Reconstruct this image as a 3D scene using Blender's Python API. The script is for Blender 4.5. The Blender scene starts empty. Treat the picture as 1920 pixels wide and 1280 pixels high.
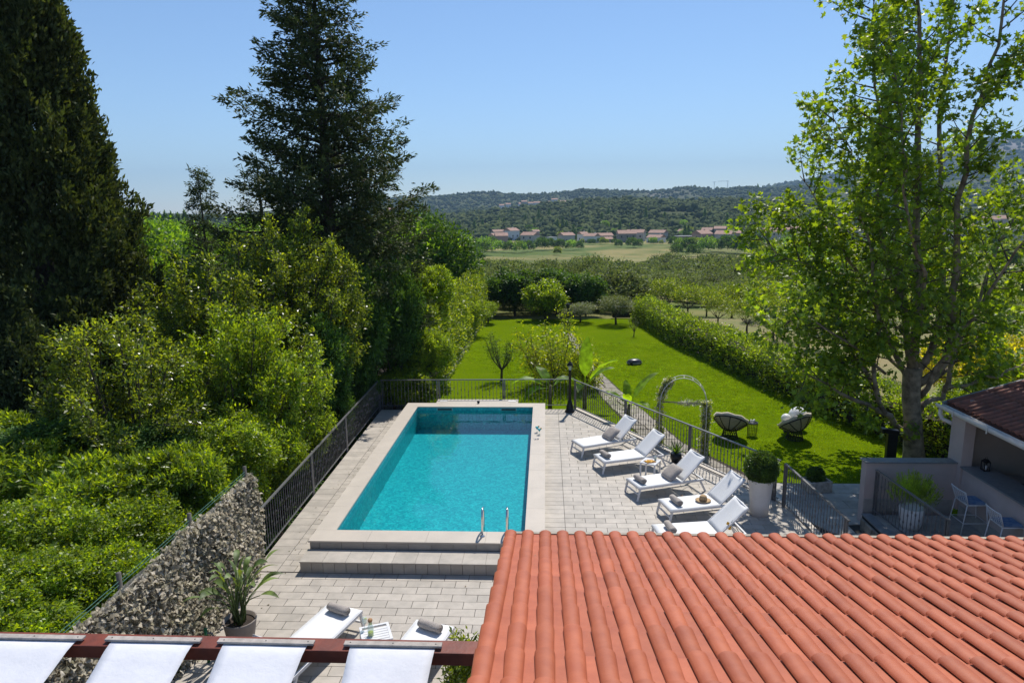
import bpy, math, random
import numpy as np
from mathutils import Vector, Matrix

# ------------------------------------------------------------------ camera, world, sun, exposure
S = bpy.context.scene
COL = S.collection
F_PX, PITCH, YAW, ROLL, CAMH = 1280.9, math.radians(10.626), math.radians(2.894), math.radians(-0.6485), 6.85
_F = Vector((-math.sin(YAW)*math.cos(PITCH), math.cos(YAW)*math.cos(PITCH), -math.sin(PITCH)))
_R0 = Vector((math.cos(YAW), math.sin(YAW), 0)); _U0 = _R0.cross(_F)
_R = _R0*math.cos(ROLL)+_U0*math.sin(ROLL); _U = -_R0*math.sin(ROLL)+_U0*math.cos(ROLL)
cd = bpy.data.cameras.new('camera'); cam = bpy.data.objects.new('camera', cd); COL.objects.link(cam)
cd.sensor_width = 36; cd.lens = F_PX/1920*36; cd.clip_start = 0.1; cd.clip_end = 60000
cam.matrix_world = Matrix(((_R.x, _U.x, -_F.x, 0), (_R.y, _U.y, -_F.y, 0), (_R.z, _U.z, -_F.z, CAMH), (0, 0, 0, 1)))
S.camera = cam
SUN_EL, SUN_AZ = math.radians(55), math.radians(15)      # azimuth measured from +Y towards +X
w = bpy.data.worlds.new('World'); S.world = w; w.use_nodes = True
nt = w.node_tree; bg = nt.nodes['Background']; sky = nt.nodes.new('ShaderNodeTexSky')
sky.sky_type = 'NISHITA'; sky.sun_disc = False; sky.sun_elevation = SUN_EL; sky.sun_rotation = SUN_AZ
sky.air_density = 1.0; sky.dust_density = 0.08; sky.ozone_density = 5.5; sky.altitude = 200
nt.links.new(sky.outputs[0], bg.inputs[0]); bg.inputs[1].default_value = 0.095
sl = bpy.data.lights.new('sun', 'SUN'); sl.energy = 3.7; sl.angle = math.radians(0.53); sl.color = (1, .95, .87)
so = bpy.data.objects.new('sun', sl); COL.objects.link(so)
sd = Vector((math.sin(SUN_AZ)*math.cos(SUN_EL), math.cos(SUN_AZ)*math.cos(SUN_EL), math.sin(SUN_EL)))
so.rotation_euler = sd.to_track_quat('Z', 'Y').to_euler(); so.location = sd*50
S.view_settings.view_transform = 'Standard'; S.view_settings.look = 'None'
S.view_settings.exposure = 0.52; S.view_settings.gamma = 1; S.view_settings.use_curve_mapping = False
S.render.engine = 'CYCLES'
S.cycles.max_bounces = 6; S.cycles.transparent_max_bounces = 12; S.cycles.diffuse_bounces = 3
S.cycles.volume_bounces = 0

rng = np.random.default_rng(7); random.seed(7)
PI = math.pi

def ray(x, y):
    return (_R*((x-960)/F_PX) - _U*((y-640)/F_PX) + _F)
def at(x, y, z):              # where the sight line through photo point x,y meets height z
    d = ray(x, y); return Vector((0, 0, CAMH)) + d*((z-CAMH)/d.z)
def aty(x, y, Y):             # ... and where it reaches distance Y along the pool axis
    d = ray(x, y); return Vector((0, 0, CAMH)) + d*(Y/d.y)
def az_el(x, y):
    d = ray(x, y); return math.atan2(d.x, d.y), math.atan2(d.z, math.hypot(d.x, d.y))

# ------------------------------------------------------------------ materials
def newmat(name):
    m = bpy.data.materials.new(name); m.use_nodes = True
    t = m.node_tree; b = t.nodes['Principled BSDF']; return m, t, b
def rgb(c): return (c[0], c[1], c[2], 1)
def noise_fac(t, scale, detail=4, lo=.35, hi=.65, coord='Object', rough=.6):
    tc = t.nodes.new('ShaderNodeTexCoord'); n = t.nodes.new('ShaderNodeTexNoise')
    n.inputs['Scale'].default_value = scale; n.inputs['Detail'].default_value = detail
    n.inputs['Roughness'].default_value = rough
    if coord == 'World':
        g = t.nodes.new('ShaderNodeNewGeometry'); t.links.new(g.outputs['Position'], n.inputs['Vector'])
    else: t.links.new(tc.outputs[coord], n.inputs['Vector'])
    r = t.nodes.new('ShaderNodeMapRange'); r.inputs[1].default_value = lo; r.inputs[2].default_value = hi
    t.links.new(n.outputs[0], r.inputs[0]); return r.outputs[0], n.outputs[0]
def mixc(t, f, a, b, mode='MIX'):
    m = t.nodes.new('ShaderNodeMix'); m.data_type = 'RGBA'; m.blend_type = mode
    if hasattr(f, 'links'): t.links.new(f, m.inputs[0])
    else: m.inputs[0].default_value = f
    for s, v in ((m.inputs[6], a), (m.inputs[7], b)):
        if hasattr(v, 'links'): t.links.new(v, s)
        else: s.default_value = rgb(v)
    return m.outputs[2]
def piece_random(t):          # differs from object to object and from island to island
    o = t.nodes.new('ShaderNodeObjectInfo'); g = t.nodes.new('ShaderNodeNewGeometry')
    a = t.nodes.new('ShaderNodeMath'); a.operation = 'ADD'
    t.links.new(o.outputs['Random'], a.inputs[0]); t.links.new(g.outputs['Random Per Island'], a.inputs[1])
    f = t.nodes.new('ShaderNodeMath'); f.operation = 'FRACT'; t.links.new(a.outputs[0], f.inputs[0]); return f.outputs[0]
def bump(t, b, h, strength=.3, dist=.01):
    n = t.nodes.new('ShaderNodeBump'); n.inputs['Strength'].default_value = strength; n.inputs['Distance'].default_value = dist
    t.links.new(h, n.inputs['Height']); t.links.new(n.outputs[0], b.inputs['Normal'])
def M(name, c1, c2=None, scale=8, rough=.6, bmp=0, metal=0, coord='Object', pieces=None, spec=.4, bscale=None, bdist=.01):
    m, t, b = newmat(name); b.inputs['Roughness'].default_value = rough; b.inputs['Metallic'].default_value = metal
    b.inputs['Specular IOR Level'].default_value = spec
    b.inputs['Base Color'].default_value = rgb(c1)
    out = None
    if c2 is not None:
        f, raw = noise_fac(t, scale, coord=coord); out = mixc(t, f, c1, c2)
    if pieces:
        pr = piece_random(t); m1 = t.nodes.new('ShaderNodeMapRange'); m1.inputs[3].default_value = pieces[0]; m1.inputs[4].default_value = pieces[1]
        t.links.new(pr, m1.inputs[0])
        h = t.nodes.new('ShaderNodeHueSaturation'); t.links.new(m1.outputs[0], h.inputs['Value'])
        if out is not None: t.links.new(out, h.inputs['Color'])
        else: h.inputs['Color'].default_value = rgb(c1)
        out = h.outputs[0]
    if out is not None: t.links.new(out, b.inputs['Base Color'])
    if bmp:
        f2, raw2 = noise_fac(t, bscale or scale*4, coord=coord); bump(t, b, raw2, bmp, bdist)
    return m
def leafmat(name, cols, trans=None, tf=.5, rough=.42, spec=.5, big=.5, gain=2.3):
    m, t, b = newmat(name); cols = [tuple(min(.8, x*gain) for x in c) for c in cols]
    pr = piece_random(t); r = t.nodes.new('ShaderNodeValToRGB'); cr = r.color_ramp
    n = len(cols); cr.elements[0].position = 0; cr.elements[1].position = 1
    cr.elements[0].color = rgb(cols[0]); cr.elements[1].color = rgb(cols[-1])
    for i in range(1, n-1):
        e = cr.elements.new(i/(n-1)); e.color = rgb(cols[i])
    t.links.new(pr, r.inputs[0])
    f, raw = noise_fac(t, big, 3, .3, .7, 'World')
    h = t.nodes.new('ShaderNodeHueSaturation'); mr = t.nodes.new('ShaderNodeMapRange')
    mr.inputs[3].default_value = .8; mr.inputs[4].default_value = 1.2; t.links.new(f, mr.inputs[0])
    f9, raw9 = noise_fac(t, big*9, 2, .35, .68, 'World'); m9 = t.nodes.new('ShaderNodeMapRange'); m9.inputs[3].default_value = .6; m9.inputs[4].default_value = 1.45; t.links.new(f9, m9.inputs[0])
    mm = t.nodes.new('ShaderNodeMath'); mm.operation = 'MULTIPLY'; t.links.new(mr.outputs[0], mm.inputs[0]); t.links.new(m9.outputs[0], mm.inputs[1]); t.links.new(mm.outputs[0], h.inputs['Value'])
    t.links.new(r.outputs[0], h.inputs['Color']); t.links.new(h.outputs[0], b.inputs['Base Color'])
    b.inputs['Roughness'].default_value = rough; b.inputs['Specular IOR Level'].default_value = spec
    tr = t.nodes.new('ShaderNodeBsdfTranslucent')
    mul = mixc(t, 1.0, h.outputs[0], trans or (2.35, 2.15, .3), 'MULTIPLY'); t.links.new(mul, tr.inputs[0])
    mx = t.nodes.new('ShaderNodeMixShader'); mx.inputs[0].default_value = tf
    t.links.new(b.outputs[0], mx.inputs[1]); t.links.new(tr.outputs[0], mx.inputs[2])
    t.links.new(mx.outputs[0], t.nodes['Material Output'].inputs[0])
    return m

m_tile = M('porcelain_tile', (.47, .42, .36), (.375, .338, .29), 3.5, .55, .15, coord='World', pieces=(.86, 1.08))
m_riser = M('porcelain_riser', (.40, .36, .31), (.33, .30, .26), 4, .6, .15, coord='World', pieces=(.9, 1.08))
m_grout = M('grout', (.045, .042, .038), (.03, .028, .026), 5, .9)
m_coping = M('coping_stone', (.53, .465, .39), (.47, .415, .35), 1.6, .5, .15, coord='World')
m_stonepave = M('paving_stone', (.40, .38, .35), (.28, .27, .25), 3, .75, .4, coord='World', pieces=(.8, 1.15))
m_lawnpath = M('path_stone', (.36, .32, .27), (.24, .21, .17), 2.5, .85, .5, coord='World', pieces=(.75, 1.15))
m_steel = M('grey_painted_steel', (.17, .17, .175), (.13, .13, .135), 14, .38, metal=.3)
m_chrome = M('stainless_steel', (.75, .74, .72), None, rough=.12, metal=1)
m_white = M('white_powder_coat', (.72, .72, .73), (.66, .66, .67), 6, .4)
m_mesh = M('white_sling_fabric', (.74, .745, .75), (.68, .685, .69), 60, .7, .2)
m_towel = M('grey_terry_towel', (.44, .395, .355), (.34, .30, .27), 50, .95, .9, bscale=120)
m_terra = M('terracotta', (.45, .125, .056), (.37, .094, .042), 5, .55, .15, coord='World', pieces=(.88, 1.10))
m_terra_old = M('old_terracotta', (.24, .085, .052), (.13, .06, .042), 9, .7, .4, coord='World', pieces=(.75, 1.25))
m_wood = M('red_stained_wood', (.21, .048, .026), (.13, .032, .02), 5, .5, .3, coord='World')
m_batten = M('weathered_batten', (.46, .41, .37), (.32, .29, .26), 12, .8, .5)
m_canvas = M('white_canvas', (.76, .76, .79), (.71, .71, .745), 3, .8, .3, coord='World', bscale=5, bdist=.03)
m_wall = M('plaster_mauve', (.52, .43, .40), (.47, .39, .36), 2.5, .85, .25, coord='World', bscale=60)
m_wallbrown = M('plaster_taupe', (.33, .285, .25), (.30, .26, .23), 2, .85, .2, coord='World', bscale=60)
m_gutter = M('white_gutter', (.68, .66, .62), (.60, .58, .55), 5, .45)
m_counter = M('grey_stone_counter', (.22, .23, .24), (.17, .18, .19), 10, .4)
m_rubble = M('rubble_stone', (.33, .29, .23), (.16, .15, .13), 3, .9, .8, coord='World', pieces=(.7, 1.2))
m_black = M('black_metal', (.014, .014, .016), (.022, .022, .024), 9, .4, metal=.3)
m_rattan = M('dark_rattan', (.035, .028, .022), (.02, .017, .014), 30, .6)
m_cushion = M('cream_cushion', (.62, .55, .46), (.54, .48, .40), 8, .9, .3)
m_cane = M('pale_cane', (.55, .46, .33), (.44, .36, .25), 12, .7)
m_globe = M('white_globe', (.80, .80, .80), (.76, .76, .76), 4, .35)
m_potwhite = M('white_pot', (.70, .69, .68), (.64, .63, .62), 4, .45)
m_pottaupe = M('taupe_pot', (.26, .22, .19), (.21, .18, .16), 6, .6)
m_potstone = M('carved_stone', (.50, .46, .40), (.28, .26, .22), 9, .9, .8, bscale=25)
m_soil = M('soil', (.05, .035, .025), (.028, .02, .015), 6, .95, .6)
m_straw = M('straw', (.50, .34, .18), (.38, .25, .12), 40, .8, .5)
m_blue = M('blue_striped_cushion', (.07, .14, .28), (.16, .24, .36), 9, .9)
m_bark = M('bark', (.11, .085, .065), (.05, .04, .032), 9, .9, .8, coord='World', bscale=22, bdist=.03)
m_planebark = M('plane_bark', (.36, .29, .21), (.13, .10, .07), 4.5, .85, .5, coord='World')
m_yellow = M('yellow_fruit', (.75, .42, .02), (.62, .30, .02), 20, .5)
m_cork = M('cork', (.42, .24, .12), (.30, .16, .08), 40, .9)
m_reed = M('green_wire', (.03, .12, .08), None, rough=.5)
m_robot = M('dark_plastic', (.03, .032, .036), (.05, .052, .056), 8, .35)
m_sunglass = M('white_plastic', (.7, .7, .7), None, rough=.3)

def glassy(name, col, gl=.25):
    m, t, b = newmat(name); b.inputs['Roughness'].default_value = .05; b.inputs['Base Color'].default_value = rgb(col)
    tr = t.nodes.new('ShaderNodeBsdfTransparent'); tr.inputs[0].default_value = rgb(col)
    mx = t.nodes.new('ShaderNodeMixShader'); mx.inputs[0].default_value = gl
    t.links.new(tr.outputs[0], mx.inputs[1]); t.links.new(b.outputs[0], mx.inputs[2]); t.links.new(mx.outputs[0], t.nodes['Material Output'].inputs[0]); return m
m_glass = glassy('clear_glass', (.85, .92, .9), .3)
m_juice = M('blue_drink', (.02, .35, .42), None, rough=.2)
m_lemon = M('lemon_water', (.55, .58, .05), None, rough=.2)
m_pane = M('window_glass', (.03, .04, .05), None, rough=.1, spec=.8)

def mosaic(name, c1, c2, c3):
    m, t, b = newmat(name)
    g = t.nodes.new('ShaderNodeNewGeometry')
    def tiles(size):
        q = t.nodes.new('ShaderNodeVectorMath'); q.operation = 'SCALE'; q.inputs['Scale'].default_value = 1/size; t.links.new(g.outputs['Position'], q.inputs[0])
        fl = t.nodes.new('ShaderNodeVectorMath'); fl.operation = 'FLOOR'; t.links.new(q.outputs[0], fl.inputs[0])
        wn = t.nodes.new('ShaderNodeTexWhiteNoise'); t.links.new(fl.outputs[0], wn.inputs['Vector']); return wn.outputs[0]
    a = mixc(t, tiles(.04), c1, c2); a2 = mixc(t, tiles(.08), a, c3)
    a3 = mixc(t, .5, a, a2); t.links.new(a3, b.inputs['Base Color']); b.inputs['Roughness'].default_value = .35
    return m
m_mosaic = mosaic('turquoise_mosaic', (.015, .34, .37), (.06, .58, .57), (.01, .22, .30))

def water_mat():
    m, t, b = newmat('pool_water')
    t.nodes.remove(b)
    tr = t.nodes.new('ShaderNodeBsdfTransparent'); tr.inputs[0].default_value = (.50, .88, .93, 1)
    gl = t.nodes.new('ShaderNodeBsdfGlossy'); gl.inputs['Roughness'].default_value = .02
    fr = t.nodes.new('ShaderNodeFresnel'); fr.inputs[0].default_value = 1.33
    f, raw = noise_fac(t, 2.2, 3, coord='World'); bp = t.nodes.new('ShaderNodeBump'); bp.inputs['Strength'].default_value = .12; bp.inputs['Distance'].default_value = .03
    t.links.new(raw, bp.inputs['Height']); t.links.new(bp.outputs[0], gl.inputs['Normal']); t.links.new(bp.outputs[0], fr.inputs['Normal'])
    mx = t.nodes.new('ShaderNodeMixShader'); t.links.new(fr.outputs[0], mx.inputs[0]); t.links.new(tr.outputs[0], mx.inputs[1]); t.links.new(gl.outputs[0], mx.inputs[2])
    t.links.new(mx.outputs[0], t.nodes['Material Output'].inputs[0]); return m
m_water = water_mat()

def lawn_mat():
    m, t, b = newmat('lawn_grass')
    f1, r1 = noise_fac(t, .35, 4, .35, .65, 'World'); f2, r2 = noise_fac(t, 14, 6, .3, .7, 'World', .75)
    f3, r3 = noise_fac(t, 1.6, 5, .55, .75, 'World')
    a = mixc(t, f1, (.118, .186, .004), (.152, .216, .005)); c = mixc(t, f2, (.056, .104, .002), a); d = mixc(t, .6, a, c)
    e = mixc(t, f3, d, (.20, .24, .012)); g = mixc(t, .45, d, e)
    t.links.new(g, b.inputs['Base Color']); b.inputs['Roughness'].default_value = .8; b.inputs['Specular IOR Level'].default_value = 0
    bump(t, b, r2, .7, .05); return m
m_lawn = lawn_mat()
def terrain_mat():
    m, t, b = newmat('valley_ground')
    f1, r1 = noise_fac(t, .02, 4, .42, .58, 'World'); f2, r2 = noise_fac(t, .3, 5, .35, .65, 'World')
    f3, r3 = noise_fac(t, .006, 4, .60, .70, 'World')
    a = mixc(t, f2, (.075, .10, .02), (.13, .15, .035)); c = mixc(t, f1, a, (.27, .24, .10))
    at_ = t.nodes.new('ShaderNodeAttribute'); at_.attribute_name = 'cover'
    hill = mixc(t, f2, (.040, .055, .018), (.09, .10, .035)); hill2 = mixc(t, f3, hill, (.20, .15, .10))
    sp = t.nodes.new('ShaderNodeSeparateColor'); t.links.new(at_.outputs['Color'], sp.inputs[0])
    x = mixc(t, sp.outputs[0], c, hill2)          # R: hill scrub
    f4, r4 = noise_fac(t, .022, 5, .44, .56, 'World')
    fld = mixc(t, f4, (.26, .22, .085), (.095, .135, .03)); x = mixc(t, sp.outputs[1], x, fld)   # G: dry meadow
    rock = mixc(t, f2, (.30, .25, .23), (.20, .19, .17)); x = mixc(t, sp.outputs[2], x, rock) # B: bare rock
    t.links.new(x, b.inputs['Base Color']); b.inputs['Roughness'].default_value = .95; b.inputs['Specular IOR Level'].default_value = .1
    return m
m_terrain = terrain_mat()

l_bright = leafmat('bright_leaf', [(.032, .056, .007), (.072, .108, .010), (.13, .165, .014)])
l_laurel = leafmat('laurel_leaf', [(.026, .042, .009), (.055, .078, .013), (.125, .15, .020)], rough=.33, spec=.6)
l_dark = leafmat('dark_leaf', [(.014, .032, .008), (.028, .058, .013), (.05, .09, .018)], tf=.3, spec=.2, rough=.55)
l_hedge = leafmat('hedge_leaf', [(.028, .050, .007), (.062, .095, .010), (.12, .155, .018)], rough=.38)
l_plane = leafmat('plane_leaf', [(.034, .058, .008), (.062, .098, .011), (.105, .14, .014)], tf=.5, rough=.42)
l_cyp = leafmat('cypress_foliage', [(.022, .032, .010), (.040, .050, .015), (.072, .078, .024)], trans=(1.5, 1.6, .5), tf=.25, rough=.6, spec=.2, gain=1.9)
l_fir = leafmat('conifer_foliage', [(.022, .034, .013), (.038, .050, .018), (.062, .072, .026)], trans=(1.4, 1.5, .6), tf=.2, rough=.6, spec=.2, gain=1.9)
l_olive = leafmat('olive_leaf', [(.05, .065, .035), (.08, .10, .05), (.12, .14, .08)], tf=.25, rough=.5, gain=1.9)
l_olivegreen = leafmat('grove_leaf', [(.040, .058, .018), (.062, .082, .026), (.09, .11, .04)], tf=.4, rough=.6, spec=.25, big=.08, trans=(1.8, 1.7, .8), gain=1.9)
l_yellow = leafmat('yellow_green_leaf', [(.06, .085, .006), (.10, .125, .008), (.17, .175, .012)], trans=(2.2, 2.1, .35))
l_lime = leafmat('young_leaf', [(.032, .055, .007), (.065, .095, .010), (.12, .14, .02)], trans=(2.2, 2.0, .4))
l_gold = leafmat('golden_broom_leaf', [(.07, .09, .01), (.14, .14, .012), (.26, .22, .015)])
l_wood = leafmat('woodland_leaf', [(.030, .060, .014), (.05, .095, .018), (.08, .13, .025)], big=.04)
l_box = leafmat('boxwood_leaf', [(.018, .035, .008), (.035, .065, .012), (.06, .10, .015)], tf=.25)
l_banana = leafmat('banana_leaf', [(.05, .09, .008), (.07, .115, .010)], tf=.55, rough=.5, spec=.3)
l_strel = leafmat('strelitzia_leaf', [(.04, .06, .02), (.065, .09, .028)], tf=.25, rough=.5, spec=.3)
l_flower = leafmat('jasmine_flower', [(.50, .50, .34), (.65, .62, .48)], trans=(1, 1, .9), tf=.3, gain=1)
l_camo = leafmat('camouflage_scrim', [(.30, .27, .20), (.54, .48, .38), (.68, .62, .52), (.34, .32, .22), (.50, .44, .35)], trans=(1, 1, .95), tf=.4, rough=.75, spec=.2, big=2.5, gain=1)
l_rosemary = leafmat('rosemary_leaf', [(.06, .10, .015), (.10, .15, .02), (.14, .18, .03)])
m_crumb = M('hill_tree', (.042, .064, .022), (.085, .105, .034), .06, .9, coord='World', pieces=(.82, 1.18), spec=.05)
m_hcyp = M('far_cypress', (.012, .02, .010), (.02, .03, .014), .5, .9, coord='World', spec=.1)

# ------------------------------------------------------------------ mesh helpers
class MB:
    def __init__(s): s.v = []; s.f = []
    def add(s, vs, fs):
        o = len(s.v); s.v += [tuple(x) for x in vs]; s.f += [tuple(i+o for i in f) for f in fs]; return s
    def box(s, c, d, rz=0, rx=0, ry=0, taper=1):
        R = Matrix.Rotation(rz, 3, 'Z') @ Matrix.Rotation(ry, 3, 'Y') @ Matrix.Rotation(rx, 3, 'X'); c = Vector(c); vs = []
        for z in (-.5, .5):
            k = 1 if z < 0 else taper
            for x, y in ((-.5, -.5), (.5, -.5), (.5, .5), (-.5, .5)): vs.append(c + R @ Vector((x*d[0]*k, y*d[1]*k, z*d[2])))
        return s.add(vs, [(0, 3, 2, 1), (4, 5, 6, 7), (0, 1, 5, 4), (1, 2, 6, 5), (2, 3, 7, 6), (3, 0, 4, 7)])
    def bar(s, a, b, w_, h_=None, up=(0, 0, 1)):
        a = Vector(a); b = Vector(b); h_ = h_ or w_; d = (b-a).normalized(); u = Vector(up)
        if abs(d.dot(u)) > .98: u = Vector((0, 1, 0))
        r = d.cross(u).normalized(); u = r.cross(d)
        vs = [p + r*(x*w_/2) + u*(y*h_/2) for p in (a, b) for x, y in ((-1, -1), (1, -1), (1, 1), (-1, 1))]
        return s.add(vs, [(0, 1, 2, 3), (7, 6, 5, 4), (0, 4, 5, 1), (1, 5, 6, 2), (2, 6, 7, 3), (3, 7, 4, 0)])
    def tube(s, pts, r, n=6, close=True):
        pts = [Vector(p) for p in pts]; k = len(pts); rs = r if hasattr(r, '__len__') else [r]*k; vs = []; fs = []
        ref = None
        for i, p in enumerate(pts):
            d = (pts[min(i+1, k-1)]-pts[max(i-1, 0)]).normalized()
            if ref is None: ref = Vector((0, 0, 1)) if abs(d.z) < .9 else Vector((1, 0, 0))
            a = d.cross(ref).normalized(); b = a.cross(d); ref = b
            for j in range(n):
                t = 2*PI*j/n; vs.append(p + a*(math.cos(t)*rs[i]) + b*(math.sin(t)*rs[i]))
        for i in range(k-1):
            for j in range(n): fs.append((i*n+j, i*n+(j+1) % n, (i+1)*n+(j+1) % n, (i+1)*n+j))
        if close: fs.append(tuple(range(n-1, -1, -1))); fs.append(tuple((k-1)*n+j for j in range(n)))
        return s.add(vs, fs)
    def lathe(s, prof, c=(0, 0, 0), n=20, sx=1, sy=1):
        c = Vector(c); vs = []; fs = []
        for r, z in prof:
            for j in range(n): t = 2*PI*j/n; vs.append(c+Vector((r*math.cos(t)*sx, r*math.sin(t)*sy, z)))
        for i in range(len(prof)-1):
            for j in range(n): fs.append((i*n+j, i*n+(j+1) % n, (i+1)*n+(j+1) % n, (i+1)*n+j))
        fs.append(tuple(range(n-1, -1, -1))); fs.append(tuple((len(prof)-1)*n+j for j in range(n)))
        return s.add(vs, fs)
    def poly(s, pts, z0, z1):
        n = len(pts); vs = [(x, y, z0) for x, y in pts]+[(x, y, z1) for x, y in pts]
        return s.add(vs, [tuple(range(n-1, -1, -1)), tuple(range(n, 2*n))]+[(i, (i+1) % n, n+(i+1) % n, n+i) for i in range(n)])
    def ball(s, c, r, n=12, m=8, sq=(1, 1, 1)):
        return s.lathe([(max(1e-3, math.sin(PI*i/m))*r*sq[0], -math.cos(PI*i/m)*r*sq[2]) for i in range(m+1)], c, n)
    def mesh(s, name, mat, smooth=False, bevel=0):
        me = bpy.data.meshes.new(name); me.from_pydata(s.v, [], s.f); me.materials.append(mat)
        if smooth: me.polygons.foreach_set('use_smooth', [True]*len(me.polygons))
        me.update(); return me
def link(name, me, parent=None, loc=None, rot=None, scale=None):
    o = bpy.data.objects.new(name, me); COL.objects.link(o)
    if parent is not None: o.parent = parent
    if loc is not None: o.location = loc
    if rot is not None: o.rotation_euler = rot
    if scale is not None: o.scale = scale
    return o
def part(name, mb, mat, parent, smooth=False, loc=None, rot=None, label=None, bevel=0):
    o = link(name, mb.mesh(name, mat, smooth) if isinstance(mb, MB) else mb, parent, loc, rot)
    if bevel:
        bv = o.modifiers.new('bevel', 'BEVEL'); bv.width = bevel; bv.segments = 2; bv.limit_method = 'ANGLE'
    if label: o['label'] = label
    return o
def thing(name, label, cat, loc=(0, 0, 0), rz=0, group=None):
    o = bpy.data.objects.new(name, None); COL.objects.link(o); o.location = loc; o.rotation_euler = (0, 0, rz); o.empty_display_size = .2
    o['label'] = label; o['category'] = cat
    if group: o['group'] = group
    return o
def tag(o, label, cat, group=None):
    o['label'] = label; o['category'] = cat
    if group: o['group'] = group
    return o
def struct(name, mb, mat, smooth=False):
    o = link(name, mb.mesh(name, mat, smooth) if isinstance(mb, MB) else mb); o['kind'] = 'structure'; return o
def copy_tree(o, label=None, loc=None, rz=None, scale=None, group=None, parent=None):
    c = o.copy(); COL.objects.link(c); c.parent = parent
    if label: c['label'] = label
    if group: c['group'] = group
    if loc is not None: c.location = loc
    if rz is not None: c.rotation_euler = (c.rotation_euler[0], c.rotation_euler[1], rz)
    if scale is not None: c.scale = scale
    for ch in KIDS(o): copy_tree(ch, parent=c)
    return c
def KIDS(o): return [x for x in COL.objects if x.parent == o]
def npmesh(name, V, Fq, mat, mats=None, smooth=False):
    me = bpy.data.meshes.new(name); k = Fq.shape[1]
    me.vertices.add(len(V)); me.vertices.foreach_set('co', np.ascontiguousarray(V, dtype=np.float32).ravel())
    me.loops.add(Fq.size); me.loops.foreach_set('vertex_index', np.ascontiguousarray(Fq, dtype=np.int32).ravel())
    me.polygons.add(len(Fq)); me.polygons.foreach_set('loop_start', np.arange(0, Fq.size, k, dtype=np.int32))
    me.polygons.foreach_set('loop_total', np.full(len(Fq), k, dtype=np.int32))
    if smooth: me.polygons.foreach_set('use_smooth', np.ones(len(Fq), dtype=bool))
    me.materials.append(mat); me.update(calc_edges=True); return me

# ------------------------------------------------------------------ foliage helpers
def unit(a): return a/np.maximum(np.linalg.norm(a, axis=1, keepdims=True), 1e-9)
def leaf_arrays(C, A, Nn, L, W, fold=.12, shape='kite'):
    """C leaf base, A leaf axis, Nn rough normal."""
    A = unit(A); B = unit(np.cross(Nn, A)); N = np.cross(A, B); n = len(C); L = L[:, None]; W = W[:, None]
    if shape == 'kite':
        v = np.stack([C, C+A*L*.5+B*W*.5+N*W*fold, C+A*L-N*L*.08, C+A*L*.5-B*W*.5+N*W*fold], 1)
        f = np.arange(n*4).reshape(n, 4)
    else:    # five-lobed plane leaf: ten outline points, fan of quads round the stalk end
        out = [(0, .06), (.16, .42), (.36, .22), (.62, .50), (.60, .16), (1, 0), (.60, -.16), (.62, -.50), (.36, -.22), (.16, -.42)]
        v = np.stack([C+A*L*a+B*L*b+N*L*(abs(b)*.25-a*a*.12) for a, b in out], 1)
        q = np.array([(0, 1, 2, 2), (2, 3, 4, 4), (0, 2, 4, 5), (0, 5, 6, 8), (6, 7, 8, 8), (8, 9, 0, 0)])
        tri = np.array([(0, 1, 2), (2, 3, 4), (0, 2, 4), (0, 4, 5), (0, 5, 6), (0, 6, 8), (6, 7, 8), (8, 9, 0)])
        f = (tri[None]+np.arange(n)[:, None, None]*10).reshape(-1, 3)
    return v.reshape(-1, 3), f
def clusters(C, D, spread, m, L, W, upk=.6, rad=.8, shape='kite', r=rng):
    """m leaves in each cluster C pointing out along D"""
    n = len(C); N = n*m; c = np.repeat(C, m, 0); d = np.repeat(D, m, 0)
    sp = np.repeat(np.broadcast_to(spread, (n,)), m)[:, None]
    off = r.normal(size=(N, 3))*sp*.5
    ax = unit(d*rad + r.normal(size=(N, 3))*.75 + off/np.maximum(sp, 1e-6)*.35)
    nn = unit(np.array([0, 0, 1.])*upk + r.normal(size=(N, 3))*.6 + d*.3)
    l = L*(.65+.7*r.random(N)); ww = W*(.65+.7*r.random(N))
    return leaf_arrays(c+off, ax, nn, l, ww, shape=shape)
def ell_points(n, R, shell=.55, low=-.75, lump=.18, seed=0, r=rng, lobes=0):
    if lobes:        # a crown of several overlapping leafy lobes
        rr = np.random.default_rng(seed); dc = unit(rr.normal(size=(lobes, 3))); dc[:, 2] = np.abs(dc[:, 2])*1.0-.35*(rr.random(lobes) < .45); dc = unit(dc)
        rl = rr.uniform(.13, .30, lobes); cl = dc*(1.0-rl)[:, None]*rr.uniform(.62, 1.14, lobes)[:, None]; cl = np.r_[cl, [[0, 0, -.1]]]; rl = np.r_[rl, .42]
        w_ = rl**2; k = rr.choice(len(rl), n*3, p=w_/w_.sum()); d = unit(r.normal(size=(n*3, 3))); P_ = cl[k]+d*(rl[k]*(shell+(1-shell)*r.random(n*3)**.5)*(.92+np.abs(.26*r.normal(size=n*3))+.5*(r.random(n*3) < .06)*r.random(n*3)))[:, None]
        dist = np.min(np.linalg.norm(P_[:, None]-cl[None], axis=2)/rl[None]+(np.arange(len(rl))[None] == k[:, None])*9, axis=1)
        ok = (dist > .72) & (P_[:, 2] > low); P_ = P_[ok][:n]; d = d[ok][:n]
        return P_*np.array(R), d
    rr = np.random.default_rng(seed); d = unit(r.normal(size=(n*2, 3))); d = d[d[:, 2] > low][:n]
    K = unit(rr.normal(size=(14, 3))); amp = rr.uniform(.3, 1, 14)
    s = np.max(np.clip((d@K.T-.78)/.22, 0, 1)*amp, axis=1)       # knobbly outline
    rad = (shell+(1-shell)*r.random(len(d))**.6)*(1-lump+2*lump*s)
    return d*rad[:, None]*np.array(R), d
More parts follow.
